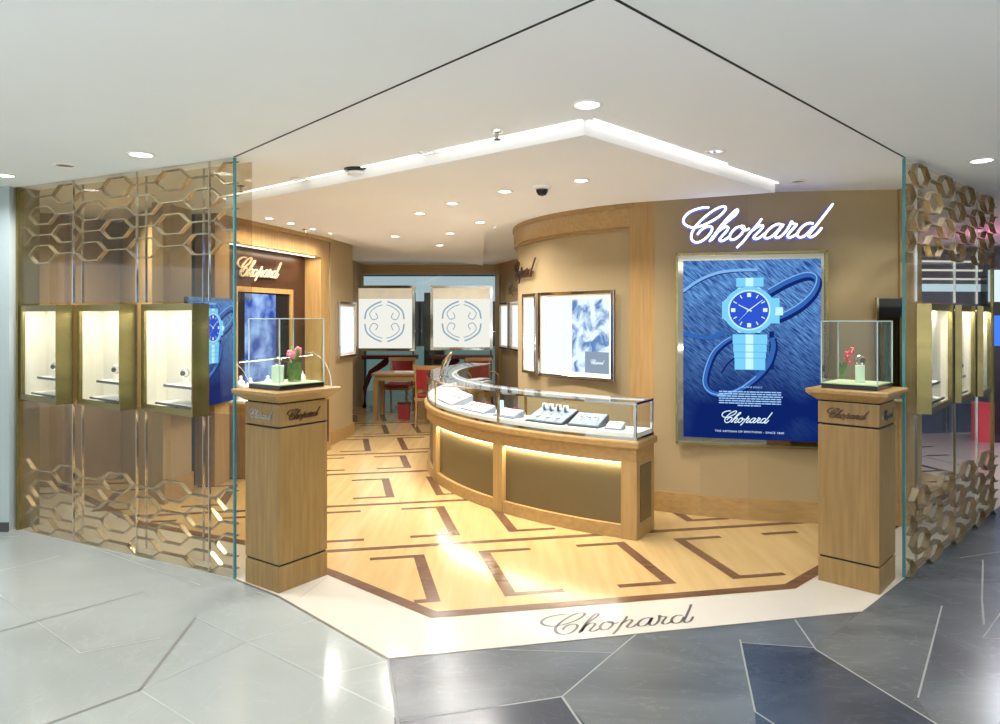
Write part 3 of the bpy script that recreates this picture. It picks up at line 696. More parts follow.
def snow_pic(t):
    m, nt, bs = new_mat('snow_mountain_print'); nt.nodes.remove(bs); o = [n for n in nt.nodes if n.type == 'OUTPUT_MATERIAL'][0]
    e = nt.nodes.new('ShaderNodeEmission'); tc = nt.nodes.new('ShaderNodeTexCoord'); nz = nt.nodes.new('ShaderNodeTexNoise'); nz.inputs['Scale'].default_value = 7; nz.inputs['Detail'].default_value = 8; nz.inputs['Distortion'].default_value = .8
    cr = nt.nodes.new('ShaderNodeValToRGB'); E = cr.color_ramp.elements; E[0].position = .40; E[0].color = (.10, .20, .42, 1); E[1].position = .56; E[1].color = (.66, .80, .95, 1)
    L = nt.links; L.new(tc.outputs['Object'], nz.inputs['Vector']); L.new(nz.outputs['Fac'], cr.inputs[0]); L.new(cr.outputs[0], e.inputs[0]); L.new(e.outputs[0], o.inputs[0])
    q = MB(); quad(q, -.04, .42, 1.10, 1.76, -.006); q.build('mountain_print', m, t)
    q = MB(); quad(q, .12, .42, 1.10, 1.29, -.0065); q.build('print_caption_block', glow('print_grey', (.22, .28, .36), 1), t)
    q = MB(); logo(q, .16, stroke=60, depth=0, flat=True); o = q.build('print_name', G['white'], t); o.location = (.27, -.008, 1.20)
arc_niche(544.5, 620.5, 1.03, 1.838, 'large square lit niche with snowy mountain picture on the curved wall', snow_pic)
arc_niche(526, 539.5, 1.03, 1.838, 'narrow looking lit niche left of the mountain picture niche on the curved wall')
p = w0+dW*.50; angW = math.atan2(-dW.y, -dW.x) if False else math.atan2(dW.y, dW.x)
niche('display_niche', 'tall lit niche on the far right wing, nearer the wooden post', w0+dW*.62+nW*.03, angW, .55, 1.03, 1.86)
niche('display_niche', 'tall lit niche on the far right wing, beside the curved wall', w0+dW*1.30+nW*.03, angW, .55, 1.03, 1.86)
niche('display_niche', 'tall lit niche on the beige pillar behind the left pedestal', B1+dB*.47+nB*.03, math.atan2(dB.y, dB.x), .62, 1.07, 1.80)
# dark script name on the curved wall and wing
def arc_name(px, z, width, label, stroke=26):
    p = arc_place(px, RW+.03); a = math.atan2(p.y-CC[1], p.x-CC[0])+PI/2
    m = MB(); logo(m, width, stroke=stroke, depth=.015)
    # bend the word round the wall
    a0 = math.atan2(p.y-CC[1], p.x-CC[0]); vs = []
    for x, y, zz in m.v:
        aa = a0+x/(RW+.03); r = RW+.03-y; vs.append((CC[0]+r*math.cos(aa)-p.x, CC[1]+r*math.sin(aa)-p.y, zz+z))
    m.v = vs; o = m.build('wall_lettering', M['bronze']); o.location = (p.x, p.y, 0)
    return tag(o, label, 'shop sign')
arc_name(522, 2.09, .80, 'dark script name on the curved wall, mostly turned from view')
m = MB(); logo(m, .7, stroke=30, depth=.012); o = m.build('wall_lettering', M['champagne'])
p = w0+dW*1.15+nW*.02; o.location = (p.x, p.y, 2.08); o.rotation_euler = (0, 0, angW); tag(o, 'small script name above the two niches of the far right wing', 'shop sign')
# alcove: name, screens
angA = math.atan2(eA.y, eA.x)
m = MB(); logo(m, .82, stroke=26, depth=.02); o = m.build('wall_lettering', plain('satin_champagne', (.72, .58, .42), .35, .3))
p = FA(1.045, -.215, 2.124); o.location = p; o.rotation_euler = (0, 0, angA); tag(o, 'champagne coloured script name on the dark alcove wall', 'shop sign')
def screen_mat():
    m, nt, bs = new_mat('video_picture'); nt.nodes.remove(bs); o = [n for n in nt.nodes if n.type == 'OUTPUT_MATERIAL'][0]
    e = nt.nodes.new('ShaderNodeEmission'); tc = nt.nodes.new('ShaderNodeTexCoord'); nz = nt.nodes.new('ShaderNodeTexNoise'); nz.inputs['Scale'].default_value = 3.2; nz.inputs['Detail'].default_value = 4
    cr = nt.nodes.new('ShaderNodeValToRGB'); E = cr.color_ramp.elements; E[0].position = .42; E[0].color = (.03, .07, .33, 1); E[1].position = .62; E[1].color = (.34, .50, .85, 1)
    L = nt.links; L.new(tc.outputs['Object'], nz.inputs['Vector']); L.new(nz.outputs['Fac'], cr.inputs[0]); L.new(cr.outputs[0], e.inputs[0]); L.new(e.outputs[0], o.inputs[0]); return m
t = thing('video_screen', 'black framed video screen with blue picture on the dark alcove wall', 'screen', FA(1.12, -.219, 0), angA)
m = MB()
for x0, x1, z0, z1 in ((-.55, -.50, .74, 1.92), (.50, .56, .74, 1.92), (-.50, .50, .74, .79), (-.50, .50, 1.865, 1.92)): m.box(x0, x1, -.03, 0, z0, z1)
m.build('wood_frame', M['oak'], t)
m = MB(); m.box(-.50, .50, -.012, 0, .79, 1.865); m.build('panel', M['black'], t)
m = MB(); quad(m, -.36, .22, .82, 1.85, -.013); m.build('picture', screen_mat(), t)

# ================================================================== CURVED COUNTER
AE, AW = 244.3, 150.0
RO = 3.129
t = thing('display_counter', 'long curved oak display counter with glass top around the curved wall', 'counter', (CC[0], CC[1], 0))
CS = (CC[0], CC[1], 0)
m = MB(); m.arc(2.80, RO, AW, AE, 0, .10, 64); m.build('plinth', M['oak_h'], t, shift=CS)
m = MB(); m.arc(2.83, RO-.05, AW, AE-.4, .10, .56, 64); m.build('body', M['oak_h'], t, shift=CS)
m = MB(); m.arc(2.80, RO+.005, AW, AE, .555, .655, 64); m.build('fascia', M['oak_h'], t, shift=CS, smooth=True)
m = MB(); m.arc(2.78, RO+.028, AW, AE+.5, .655, .712, 64); m.build('top_moulding', M['oak_h'], t, shift=CS, bevel=.012)
posts = [243.3, 221.4, 198.8, 176.2, 153.5]
for a in posts:
    m = MB(); wa = 1.05; m.arc(2.80, RO+.006, a-wa, a+wa, 0, .56, 4); m.build('post', M['oak'], t, shift=CS)
for a, b in zip(posts[1:], posts[:-1]):
    m = MB(); m.arc(RO-.055, RO-.035, a+1.05, b-1.05, .10, .552, 20); pn = m.build('front_panel', M['olive'], t, shift=CS, smooth=True)
    m = MB(); m.arc(RO-.030, RO-.010, a+1.3, b-1.3, .545, .553, 20); m.build('led_strip', M['led'], pn, shift=(0, 0, 0)); 
    bpy.data.objects[-1] if False else None
    led = [o for o in bpy.data.objects if o.parent == pn][0]; led.location = (-CS[0], -CS[1], 0)
for a, b in zip(posts[1:3], posts[:2]):
    n = 6
    for k in range(n):
        aa = a+(b-a)*(k+.5)/n; p = PA(RO-.022, aa)
        light('panel_led', 'AREA', (p.x, p.y, .54), .75, 2*PI*RO*(b-a)/360/n, (1, .92, .7), rot=(0, 0, math.radians(aa+90)), sizey=.012)
# end face panel
m = MB(); e0 = PA(2.87, AE+.02+.259*2.9); e1 = PA(RO-.06, AE+.02+.06*2.9); d = (e1-e0).normalized(); n = Vector((-d.y, d.x, 0)); n = n if n.x > 0 else -n
m.prism([e0[:2], e1[:2], (e1+n*.006)[:2], (e0+n*.006)[:2]], .12, .53); m.build('end_panel', M['olive'], t, shift=CS)
m = MB(); m.arc(2.80, RO, AW, AE, .712, .735, 64); m.build('steel_edge', M['chrome'], t, shift=CS, smooth=True)
m = MB(); m.arc(2.81, RO-.008, AW, AE-.2, .735, .765, 64); m.build('case_floor', M['white'], t, shift=CS)
m = MB(); m.arc(RO-.006, RO, AW, AE, .735, .975, 64); m.build('front_glass', M['glass'], t, shift=CS, smooth=True)
m = MB(); m.arc(2.81, 2.816, AW, AE, .735, .975, 64); m.build('rear_glass', M['glass'], t, shift=CS, smooth=True)
m = MB(); m.arc(2.82, RO-.012, AW, AE-.2, .982, .988, 64); m.build('top_glass', M['glass'], t, shift=CS)
m = MB(); m.arc(2.82, RO-.01, AE-.12, AE, .74, .98, 2); m.build('end_glass', M['glass'], t, shift=CS)
m = MB(); m.arc(RO-.012, RO+.002, AW, AE, .972, .988, 64); m.arc(2.806, 2.82, AW, AE, .972, .988, 64); m.arc(2.806, RO, AE-.3, AE, .972, .988, 2); m.build('steel_rim', M['chrome'], t, shift=CS)
for a in (AE-.2, 221.4, 198.8, 176.2):
    for r in (RO-.012, 2.808):
        m = MB(); m.arc(r, r+.016, a-.18, a+.18, .735, .975, 2); m.build('upright', M['chrome'] if a > 240 else M['champagne'], t, shift=CS)
m = MB(); m.arc(2.80, RO+.003, AW, AE, -.0, .0, 2) if False else None
for k in range(11):
    aa = AW+6+(AE-AW-8)*(k+.5)/11; p = PA(2.86, aa)
    light('case_light', 'AREA', (p.x, p.y, .968), .45, .42, (.93, .96, 1), rot=(0, 0, math.radians(aa+90)), sizey=.03)
m = MB(); m.arc(2.835, 2.86, AW+3, AE-1.2, .972, .980, 64); m.build('case_led', glow('case_led', (.95, .97, 1), 1.5), t, shift=CS)

# things inside the counter
ZT = .7655
def cpos(px, py, z): p = g(px, py, z); p.z = ZT; return p
def tangent(p): return math.atan2(p.y-CC[1], p.x-CC[0])+PI/2
def tray(px, py, label, w, d, mat, n=3, edge='grey', tilt=.08, r=None):
    p = cpos(px, py, ZT)
    rr = (p.xy-Vector(CC)).length; rt = max(2.94, min(3.0, rr)) if r is None else r
    a = math.atan2(p.y-CC[1], p.x-CC[0]); p = PA(rt, a*180/PI); p.z = ZT
    t = thing('jewellery_tray', label, 'tray', p, a+PI/2+.0)
    k = math.tan(TILT); zz = lambda y, h: (y+d/2)*k+h
    def slab(y0, y1, x0, x1, h0, h1, flatb=False):
        q = MB(); q.add([(x, y, 0 if (flatb and hh == h0) else zz(y, hh)) for x in (x0, x1) for y, hh in ((y0, h0), (y1, h0), (y1, h1), (y0, h1))], [(0,1,2,3),(7,6,5,4),(0,4,5,1),(1,5,6,2),(2,6,7,3),(3,7,4,0)]); return q
    slab(-d/2, d/2, -w/2, w/2, 0, .010, True).build('base', M[edge], t)
    slab(-d/2+.008, d/2-.008, -w/2+.008, w/2-.008, .0101, .016).build('pad', M[mat], t)
    return t, p, a+PI/2, d
TILT = .36
def on_tray(tr, x, y):
    p, ang, d = tr[1], tr[2], tr[3]; c, s_ = math.cos(ang), math.sin(ang)
    return Vector((p.x+x*c-y*s_, p.y+x*s_+y*c, ZT+.0165+(y+d/2)*math.tan(TILT)))
def watch(loc, ang, label, col='black', group=None):
    t = thing('wristwatch', label, 'watch', loc, ang, group); t.rotation_euler = (TILT, 0, ang)
    m = MB(); m.box(-.009, .009, -.06, -.018, 0, .005); m.box(-.009, .009, .018, .06, 0, .005); m.build('strap', M[col], t, bevel=.002)
    m = MB(); m.lathe([(.019, 0), (.021, .004), (.020, .009), (.001, .0095)], n=16); m.build('case', M['gold'] if col == 'red' else M['chrome'], t, smooth=True)
def ring_roll(loc, ang, label, col, group=None):
    t = thing('watch_cushion', label, 'watch cushion', loc, ang, group); t.rotation_euler = (TILT*.8, 0, ang)
    m = MB(); m.loft([[(x, .022*math.cos(2*PI*i/16), .026+.026*math.sin(2*PI*i/16)) for i in range(16)] for x in (-.016, .016)]); m.build('cushion', M['white'], t, smooth=True)
    m = MB(); m.loft([[(x, .026*math.cos(2*PI*i/16), .027+.027*math.sin(2*PI*i/16)) for i in range(16)] for x in (-.009, .009)]); m.build('bracelet', M[col], t, smooth=True)
tA = tray(462, 402, 'large white tray nearest the left curve of the counter', .52, .22, 'pad')
tB = tray(489, 410, 'white tray left of the middle glass upright', .40, .13, 'white', r=2.99)
tC = tray(538, 413, 'grey edged tray right of the middle glass upright', .26, .13, 'greypad', r=2.99)
tD = tray(565, 419, 'dark edged tray with watch cushions in the right half of the counter', .36, .23, 'greypad', edge='dark')
tE = tray(597, 423, 'dark edged tray right of the watch cushions', .26, .19, 'greypad', edge='dark')
tF = tray(615, 429, 'small clear white stand nearest the right end of the counter', .13, .10, 'white')
for k, (x, nm) in enumerate(((-.11, 'leftmost'), (-.045, 'second from left'), (.03, 'second from right'), (.10, 'rightmost'))):
    ring_roll(on_tray(tD, x, .062), tD[2]+.3, nm+' of the four upright watch cushions in the counter', 'grey' if k != 2 else 'dark')
for k, x in enumerate((-.1, 0, .1)): watch(on_tray(tD, x, -.045), tD[2]+.1, ['left', 'middle', 'right'][k]+' of three flat watches on the tray before the watch cushions', 'grey')
for k, x in enumerate((-.07, .0, .07)): watch(on_tray(tE, x, 0), tE[2]+PI/2*.1, ['left', 'middle', 'right'][k]+' flat watch on the dark edged tray at the right', 'pad')
for k, x in enumerate((-.16, -.05, .06, .17)): watch(on_tray(tA, x, 0), tA[2]+.2, ['first', 'second', 'third', 'fourth'][k]+' white strapped watch from the left on the large white tray', 'pad')
for k, x in enumerate((-.10, .02, .13)): watch(on_tray(tB, x, 0), tB[2], ['left', 'middle', 'right'][k]+' watch on the tray left of the middle upright', 'grey')
for k, px in enumerate((487, 501, 515)):
    p = arc_place(px, 2.86); a = math.atan2(p.y-CC[1], p.x-CC[0]); p.z = ZT
    t = thing('ring_box', ['left', 'middle', 'right'][k]+' red ring box at the back of the counter case', 'ring box', p, a+PI/2)
    m = MB(); m.box(-.04, .04, -.02, .02, 0, .028); m.build('box', M['red'], t, bevel=.004)
    m = MB(); m.box(-.04, .04, .012, .02, .028, .06); m.build('lid', M['red'], t, bevel=.003)
    m = MB(); m.box(-.03, .03, -.014, .010, .028, .033); m.build('cushion', M['pad'], t)
p = cpos(531, 410, ZT); p = PA(2.90, math.degrees(math.atan2(p.y-CC[1], p.x-CC[0]))); p.z = ZT
t = thing('light_column', 'glowing pale blue cylinder stand inside the counter case', 'display stand', p)
m = MB(); m.lathe([(.03, 0), (.03, .01), (.024, .012), (.024, .11), (.001, .112)], n=20); m.build('cylinder', glow('pale_blue_glow', (.45, .75, 1), 1.6), t, smooth=True)
m = MB(); m.lathe([(.036, 0), (.036, .006), (.001, .007)], n=20); m.build('foot', M['chrome'], t)
# tall loose stand and trays farther round
for px, py, lb in ((447, 386, 'white tray at the far left bend of the counter'), (455, 379, 'farther white tray at the back bend of the counter')):
    p = cpos(px, py, ZT); a = math.degrees(math.atan2(p.y-CC[1], p.x-CC[0])); p = PA(2.97, a); p.z = ZT
    t = thing('jewellery_tray', lb, 'tray', p, math.radians(a+90))
    m = MB(); m.box(-.16, .16, -.09, .09, 0, .012); m.build('base', M['grey'], t, bevel=.003); m = MB(); m.box(-.15, .15, -.08, .08, .012, .02); m.build('pad', M['pad'], t)
p = g(457, 376, .989); a = math.degrees(math.atan2(p.y-CC[1], p.x-CC[0])); p = PA(2.97, a); p.z = .9885
t = thing('leaf_stand', 'tall leaning leaf shaped grey beige stand on the counter glass', 'display stand', p, 0)
m = MB(); m.tube([(-.03, 0, .012), (-.02, 0, .08), (.01, 0, .15), (.06, 0, .22), (.085, 0, .25)], [.012, .016, .022, .024, .006], 8); m.build('leaf', M['champagne'], t, smooth=True)
m = MB(); m.tube([(.0, .015, .012), (.02, .015, .07), (.045, .01, .14), (.07, 0, .20)], [.006, .01, .012, .006], 8); m.build('second_leaf', M['grey'], t, smooth=True)
m = MB(); m.lathe([(.05, 0), (.05, .01), (.02, .014), (.001, .014)], n=20); m.build('foot', M['chrome'], t)

# ================================================================== PEDESTALS
def pedestal(corner, angR, sx, sy, label, weight='left', fsilver=True):
    """corner = nearest floor corner; local x runs along the right hand face, local y along the left hand face"""
    t = thing('pedestal', label, 'pedestal', (corner.x, corner.y, 0), angR)
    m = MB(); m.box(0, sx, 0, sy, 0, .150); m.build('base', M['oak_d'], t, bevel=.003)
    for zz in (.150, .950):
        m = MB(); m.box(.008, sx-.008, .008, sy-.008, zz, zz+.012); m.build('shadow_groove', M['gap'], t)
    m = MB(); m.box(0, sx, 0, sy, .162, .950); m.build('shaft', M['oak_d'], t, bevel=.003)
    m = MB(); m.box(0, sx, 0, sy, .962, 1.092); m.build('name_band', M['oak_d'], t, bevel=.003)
    m = MB(); m.box(.01, sx-.01, .01, sy-.01, 1.092, 1.10); m.build('upper_groove', M['gap'], t)
    rg = lambda o, z: [(-o, -o, z), (sx+o, -o, z), (sx+o, sy+o, z), (-o, sy+o, z)]
    m = MB(); m.loft([rg(0, 1.10), rg(.012, 1.108), rg(.055, 1.145), rg(.058, 1.165), rg(.05, 1.17)]); m.build('cap', M['oak_h'], t, bevel=.002)
    return t
p = g(279, 594); pr_ = dict(ang=math.radians(55))
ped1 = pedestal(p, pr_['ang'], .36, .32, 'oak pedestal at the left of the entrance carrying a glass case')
# local y is 90 degrees left of local x, so the left hand face lies along local y
def ped_name(t, sx, sy, face, mat, wfrac=.68):
    m = MB(); logo(m, (sx if face == 'x' else sy)*wfrac, stroke=34, depth=.006); o = m.build('name_lettering', mat, t)
    if face == 'x': o.location = (sx/2, 0, 1.025)
    else: o.location = (0, sy/2, 1.025); o.rotation_euler = (0, 0, -PI/2)
    return o
ped_name(ped1, .36, .32, 'x', M['bronze']); o = ped_name(ped1, .36, .32, 'y', M['chrome']); o['label'] = 'shiny steel script name on the left hand face'
p2 = g(879.6, 595.5)
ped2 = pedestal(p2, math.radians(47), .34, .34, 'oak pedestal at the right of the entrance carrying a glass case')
ped_name(ped2, .34, .34, 'y', M['bronze']); o = ped_name(ped2, .34, .34, 'x', M['chrome']); o['label'] = 'shiny steel script name on the right hand face'
def vitrine(base, ang, sx, sy, label, z0=1.17, h=.42, inset=.015):
    c, s_ = math.cos(ang), math.sin(ang)
    loc = Vector((base.x+inset*c-inset*s_, base.y+inset*s_+inset*c, z0)); sx -= 2*inset; sy -= 2*inset
    t = thing('glass_case', label, 'glass case', loc, ang)
    m = MB(); m.box(0, sx, 0, sy, 0, .028); m.build('black_base', M['black'], t)
    m = MB(); m.box(.006, sx-.006, .006, sy-.006, .028, .034); m.build('lit_floor', M['moss'], t)
    g_ = .005
    for nm, b in (('front_glass', (0, sx, 0, g_)), ('side_glass', (0, g_, g_, sy)), ('side_glass', (sx-g_, sx, g_, sy)), ('back_glass', (g_, sx-g_, sy-g_, sy))):
        m = MB(); m.box(*b, .028, h); m.build(nm, M['glass'], t)
    m = MB(); m.box(g_, sx-g_, g_, sy-g_, h-g_, h); m.build('top_glass', M['glass'], t)
    m = MB(); e = .0028
    for x, y in ((0, 0), (sx, 0), (0, sy), (sx, sy)): m.box(x-e, x+e, y-e, y+e, .028, h)
    for y in (0, sy): m.box(0, sx, y-e, y+e, h-e, h+e)
    for x in (0, sx): m.box(x-e, x+e, 0, sy, h-e, h+e)
    m.build('glass_edges', plain('pale_glass_edge_%d' % len(bpy.data.materials), (.45, .58, .56), .15, var=.02), t)
    light('case_lamp', 'AREA', (sx/2, sy/2, h-.012), 1.1, .12, (1, .96, .88), parent=t)
    return t, loc, sx, sy, ang
def loc_in(v, fx, fy, dz=.0342):
    t, loc, sx, sy, ang = v; c, s_ = math.cos(ang), math.sin(ang); x, y = sx*fx, sy*fy
    return Vector((loc.x+x*c-y*s_, loc.y+x*s_+y*c, loc.z+dz))
v1 = vitrine(Vector((p.x, p.y, 0)), math.radians(55), .36, .32, 'glass case with pink orchid on the left pedestal')
v2 = vitrine(Vector((p2.x, p2.y, 0)), math.radians(47), .34, .34, 'glass case with red orchid on the right pedestal', h=.405)
def orchid(loc, label, kind, seed, hgt, lean):
    rnd = random.Random(seed); t = thing('orchid', label, 'flower', loc, 0)
    if kind == 'vase':
        m = MB(); m.lathe([(.040, 0), (.044, .01), (.046, .12), (.044, .125), (.042, .12), (.038, .02), (.001, .018)], n=20); m.build('glass_vase', M['glass'], t, smooth=True)
        m = MB()
        for k in range(16):
            a = rnd.uniform(0, 2*PI); m.tube([(.034*math.cos(a), .034*math.sin(a), .008), (.036*math.cos(a+.8), .036*math.sin(a+.8), .06), (.034*math.cos(a+1.7), .034*math.sin(a+1.7), .118)], [.007, .011, .005], 6)
        m.build('rolled_leaves', M['green'], t, smooth=True)
    m = MB()
    st = [(0, 0, .02), (lean*.3, 0, hgt*.4), (lean*.8, 0, hgt*.75), (lean, 0, hgt)]
    m.tube(st, .003, 6); m.build('stem', M['green'], t)
    m = MB()
    for k in range(5 if kind == 'vase' else 4):
        a = rnd.uniform(0, 2*PI); L_ = rnd.uniform(.07, .12); b0 = Vector((0, 0, .02 if kind != 'vase' else hgt*.55)); dirv = Vector((math.cos(a)*.35, math.sin(a)*.35, 1)).normalized()
        m.ball(b0+dirv*L_/2, .012, .003, L_/2, Vector((0, 0, 1)).rotation_difference(dirv), 8)
    m.build('leaves', M['green'], t, smooth=True)
    n = 4 if kind == 'vase' else 8
    for k in range(n):
        f = (k+.5)/n; m = MB()
        base = Vector((lean*(.5+.5*f), 0, hgt*(.55+.45*f) if kind != 'vase' else hgt*(.78+.2*f)))+Vector((rnd.uniform(-.012, .012), rnd.uniform(-.012, .012), 0))+(Vector((rnd.uniform(-.03, .03), 0, 0)) if kind == 'vase' else Vector((0, 0, 0)))
        R_ = .017 if kind == 'vase' else .013
        for q in range(5):
            a = q*2*PI/5+k; m.ball(base+Vector((R_*.8*math.cos(a), -.004, R_*.8*math.sin(a))), R_*.65, .005, R_*.65, None, 8)
        b = m.build('bloom', M['pink'] if kind == 'vase' else M['crimson'], t, smooth=True)
        m = MB(); m.ball(base+Vector((0, -.008, 0)), .004, .004, .004, None, 6); m.build('bloom_centre', M['white'], b, smooth=True)
    return t
def ring_stand(loc, label, mat='mint', r=.030, h=.085, R=.026, square=False, ang=0):
    t = thing('watch_stand', label, 'display stand', loc, ang)
    m = MB()
    if square: m.box(-r, r, -r*.8, r*.8, 0, h)
    else: m.lathe([(r, 0), (r, h), (.001, h)], n=24)
    m.build('block', M[mat], t, bevel=.003)
    m = MB(); m.ring((0, 0, h+R+.005), R, .0045, 'y', 24, 8, sq=2); w_ = m.build('watch_band', M['chrome'], t, smooth=True)
    m = MB(); m.loft([[(.016*math.cos(2*PI*i/16), -R-.002*k-.002, h+R+.005+.016*math.sin(2*PI*i/16)) for i in range(16)] for k in (0, 3)]); m.build('watch_face', M['dark'], t, smooth=True)
    return t
orchid(loc_in(v1, .62, .42), 'pink orchid with rolled green leaves in a glass vase, left case', 'vase', 2, .20, .012)
ring_stand(loc_in(v1, .38, .62), 'pale green square block with a watch, left case', 'mint', .034, .10, .022, True, math.radians(10))
orchid(loc_in(v2, .32, .72), 'stem of small red orchids in the right glass case', 'stem', 5, .20, .05)
ring_stand(loc_in(v2, .42, .42), 'pale cylinder holding a round watch, right case', 'mint', .026, .105, .026)
# plinth sheets under the displays
for v, lb in ((v1, 'pale green sheet under the vase in the left glass case'), (v2, 'pale green sheet under the cylinder in the right glass case')): pass

# ================================================================== COUNTER IN FRONT OF THE ALCOVE
C0 = Vector((-2.42, 6.85, 0)); C1 = Vector((-2.0, 8.42, 0)); eC = (C1-C0).normalized(); angC = math.atan2(eC.y, eC.x); LC = (C1-C0).length
t = thing('glass_counter', 'oak counter with curved glass front, behind the left pedestal', 'counter', (C0.x, C0.y, 0), angC)
m = MB(); m.box(.02, LC-.02, .03, .34, 0, .70); m.build('body', M['oak'], t)
m = MB(); m.box(.0, LC, .0, .36, .70, .75); m.build('top_moulding', M['oak_h'], t, bevel=.01)
m = MB(); m.box(LC-.30, LC-.08, .022, .03, .12, .62); m.box(LC-.02, LC-.012, .08, .32, .12, .62); m.build('panel', M['bronze'], t)
m = MB(); m.box(.02, LC-.02, .02, .35, .75, .77); m.build('case_floor', M['white'], t)
prof = [(.02+.30*(1-math.cos(a)), .77+.40*math.sin(a)) for a in [PI/2*i/10 for i in range(11)]]
m = MB(); m.add([(x, y, z) for x in (.02, LC-.02) for y, z in prof], [(i, i+1, 12+i, 11+i) for i in range(10)]); m.build('curved_glass', M['glass'], t, smooth=True)
for x, nm in ((.02, 'end_glass'), (LC-.02, 'end_glass')):
    m = MB(); m.add([(x, y, z) for y, z in prof]+[(x, .34, 1.17), (x, .34, .77)], [tuple(range(13))]); m.build(nm, M['glass'], t)
    m = MB(); m.tube([(x, y, z) for y, z in prof]+[(x, .34, 1.17)], .0025, 6); m.build('glass_edge', M['pearl'], t)
light('counter_light', 'AREA', (LC/2, .24, 1.15), 3.5, LC-.2, (1, .96, .9), sizey=.05, parent=t)
def bust(x, y, h, label):
    c, s_ = math.cos(angC), math.sin(angC)
    t = thing('necklace_bust', label, 'jewellery bust', (C0.x+x*c-y*s_, C0.y+x*s_+y*c, .7705), angC)
    m = MB(); m.loft([[(.030*a*math.cos(2*PI*i/14)*1.3, .030*a*math.sin(2*PI*i/14), h*z) for i in range(14)] for a, z in ((1.3, 0), (1.35, .1), (1.0, .35), (1.5, .6), (1.1, .75), (.5, .83), (.5, .95), (.2, 1))]); m.build('bust', M['pearl'], t, smooth=True)
    m = MB(); m.ring((0, -.01, h*.68), .036, .003, 'z', 18, 6); m.build('necklace', M['gold'], t)
bust(.12, .22, .24, 'leftmost white necklace bust in the alcove counter'); bust(.34, .26, .20, 'second white necklace bust in the alcove counter')
bust(.62, .24, .20, 'middle white necklace bust in the alcove counter'); bust(LC-.30, .25, .20, 'right hand white necklace bust in the alcove counter')

# ================================================================== LATTICE GLASS SCREENS
def hexes(m, Ls, starts, zs, up, z_lo, z_hi, y0=.014, y1=.055, th=.0068):
    w_, sl, hh, pitch = .325, .085, .064, .276*2
    def seg(xa, za, xb, zb):
        # clip to the screen
        pts = []
        if xa > xb: xa, za, xb, zb = xb, zb, xa, za
        if xb <= .004 or xa >= Ls-.004: return
        if xa < .004: za = za+(zb-za)*(.004-xa)/(xb-xa); xa = .004
        if xb > Ls-.004: zb = za+(zb-za)*(Ls-.004-xa)/(xb-xa); xb = Ls-.004
        za = min(max(za, z_lo), z_hi); zb = min(max(zb, z_lo), z_hi)
        d = Vector((xb-xa, zb-za));
        if d.length < .004: return
        d.normalize(); n = Vector((-d.y, d.x))*th/2; e = d*th*.3
        A = [(xa-e.x+n.x, za-e.y+n.y), (xb+e.x+n.x, zb+e.y+n.y), (xb+e.x-n.x, zb+e.y-n.y), (xa-e.x-n.x, za-e.y-n.y)]
        m.add([(x, y0, z) for x, z in A]+[(x, y1, z) for x, z in A], [(0,1,2,3),(7,6,5,4),(0,4,5,1),(1,5,6,2),(2,6,7,3),(3,7,4,0)])
    for x, par in starts:
        for k, z in enumerate(zs):
            if k % 2 != par: continue
            P = [(x, z), (x+sl, z+hh), (x+w_-sl, z+hh), (x+w_, z), (x+w_-sl, z-hh), (x+sl, z-hh)]
            for i in range(6): seg(*P[i], *P[(i+1) % 6])
            seg(x+w_, z, x+pitch, z)
def lattice_screen(label, loc, ang, Ls, starts_b, starts_t, cases, near_right, par_t):
    t = thing('glass_screen', label, 'glass screen', loc, ang)
    zb_ = [.055+.137*k for k in range(4)]; zt_ = [2.49-.143*k for k in range(4)]
    ya, yb = (.014, .044) if near_right else (-.042, -.004)
    m = MB(); hexes(m, Ls, starts_b, zb_, 0, .008, 2.5, ya, yb); m.build('lower_lattice', M['lattice'], t)
    m = MB(); hexes(m, Ls, starts_t, zt_, 1, 0, ZC-.008, ya, yb); m.build('upper_lattice', M['lattice'], t)
    H = ZC-.004
    xs = sorted([c[0] for c in cases]+[c[1] for c in cases])
    if near_right: bays = [(cases[i][0], cases[i][1]) for i in range(len(cases))]; nb = (max(c[1] for c in cases)+.0, Ls)
    else: bays = cases; nb = (0, min(c[0] for c in cases))
    m = MB(); m.box(nb[0], nb[1], 0, .010, .004, H); m.build('pane', M['glass'], t)
    for a, b in bays:
        m = MB(); m.box(a-.03 if near_right else a, b if near_right else min(b+.03, Ls), 0, .010, 1.70, H); m.build('pane', M['glass'], t)
        m = MB(); m.box(a-.03 if near_right else a, b if near_right else min(b+.03, Ls), 0, .010, .004, .975); m.build('pane', M['glass'], t)
    for x0, x1 in ((0, .55), (.56, 1.24), (1.25, 1.80), (1.81, Ls)) if near_right else ():
        m = MB(); m.box(x0, x1, .135, .145, .004, .975); m.build('rear_pane', M['glass_tint'] if near_right else M['glass'], t)
        m = MB(); m.box(x0, x1, .135, .145, 1.70, H); m.build('rear_pane', M['glass_tint'] if near_right else M['glass'], t)
    # joints between panes
    for a in [c[1 if near_right else 0] for c in cases]:
        for z0, z1 in ((.004, .98), (1.70, H)):
            m = MB(); m.box(a-.003, a+.003, -.003, .012, z0, z1); m.build('pane_joint', M['chrome'], t)
    for a in (.555, 1.245, 1.805) if near_right else ():
        for z0, z1 in ((.004, .98), (1.70, H)):
            m = MB(); m.box(a-.0022, a+.0022, .13, .148, z0, z1); m.build('pane_joint', M['chrome'], t)
    x = Ls if near_right else 0
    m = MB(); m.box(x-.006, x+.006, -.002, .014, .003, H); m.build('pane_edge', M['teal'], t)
    x = 0 if near_right else Ls
    m = MB(); m.box(x-.012, x+.012, -.01, .15 if near_right else .012, .003, H); m.build('end_channel', M['olive_metal'], t)
    return t
LL = (L1-L0).length
angL = math.atan2(L0.y-L1.y, L0.x-L1.x)
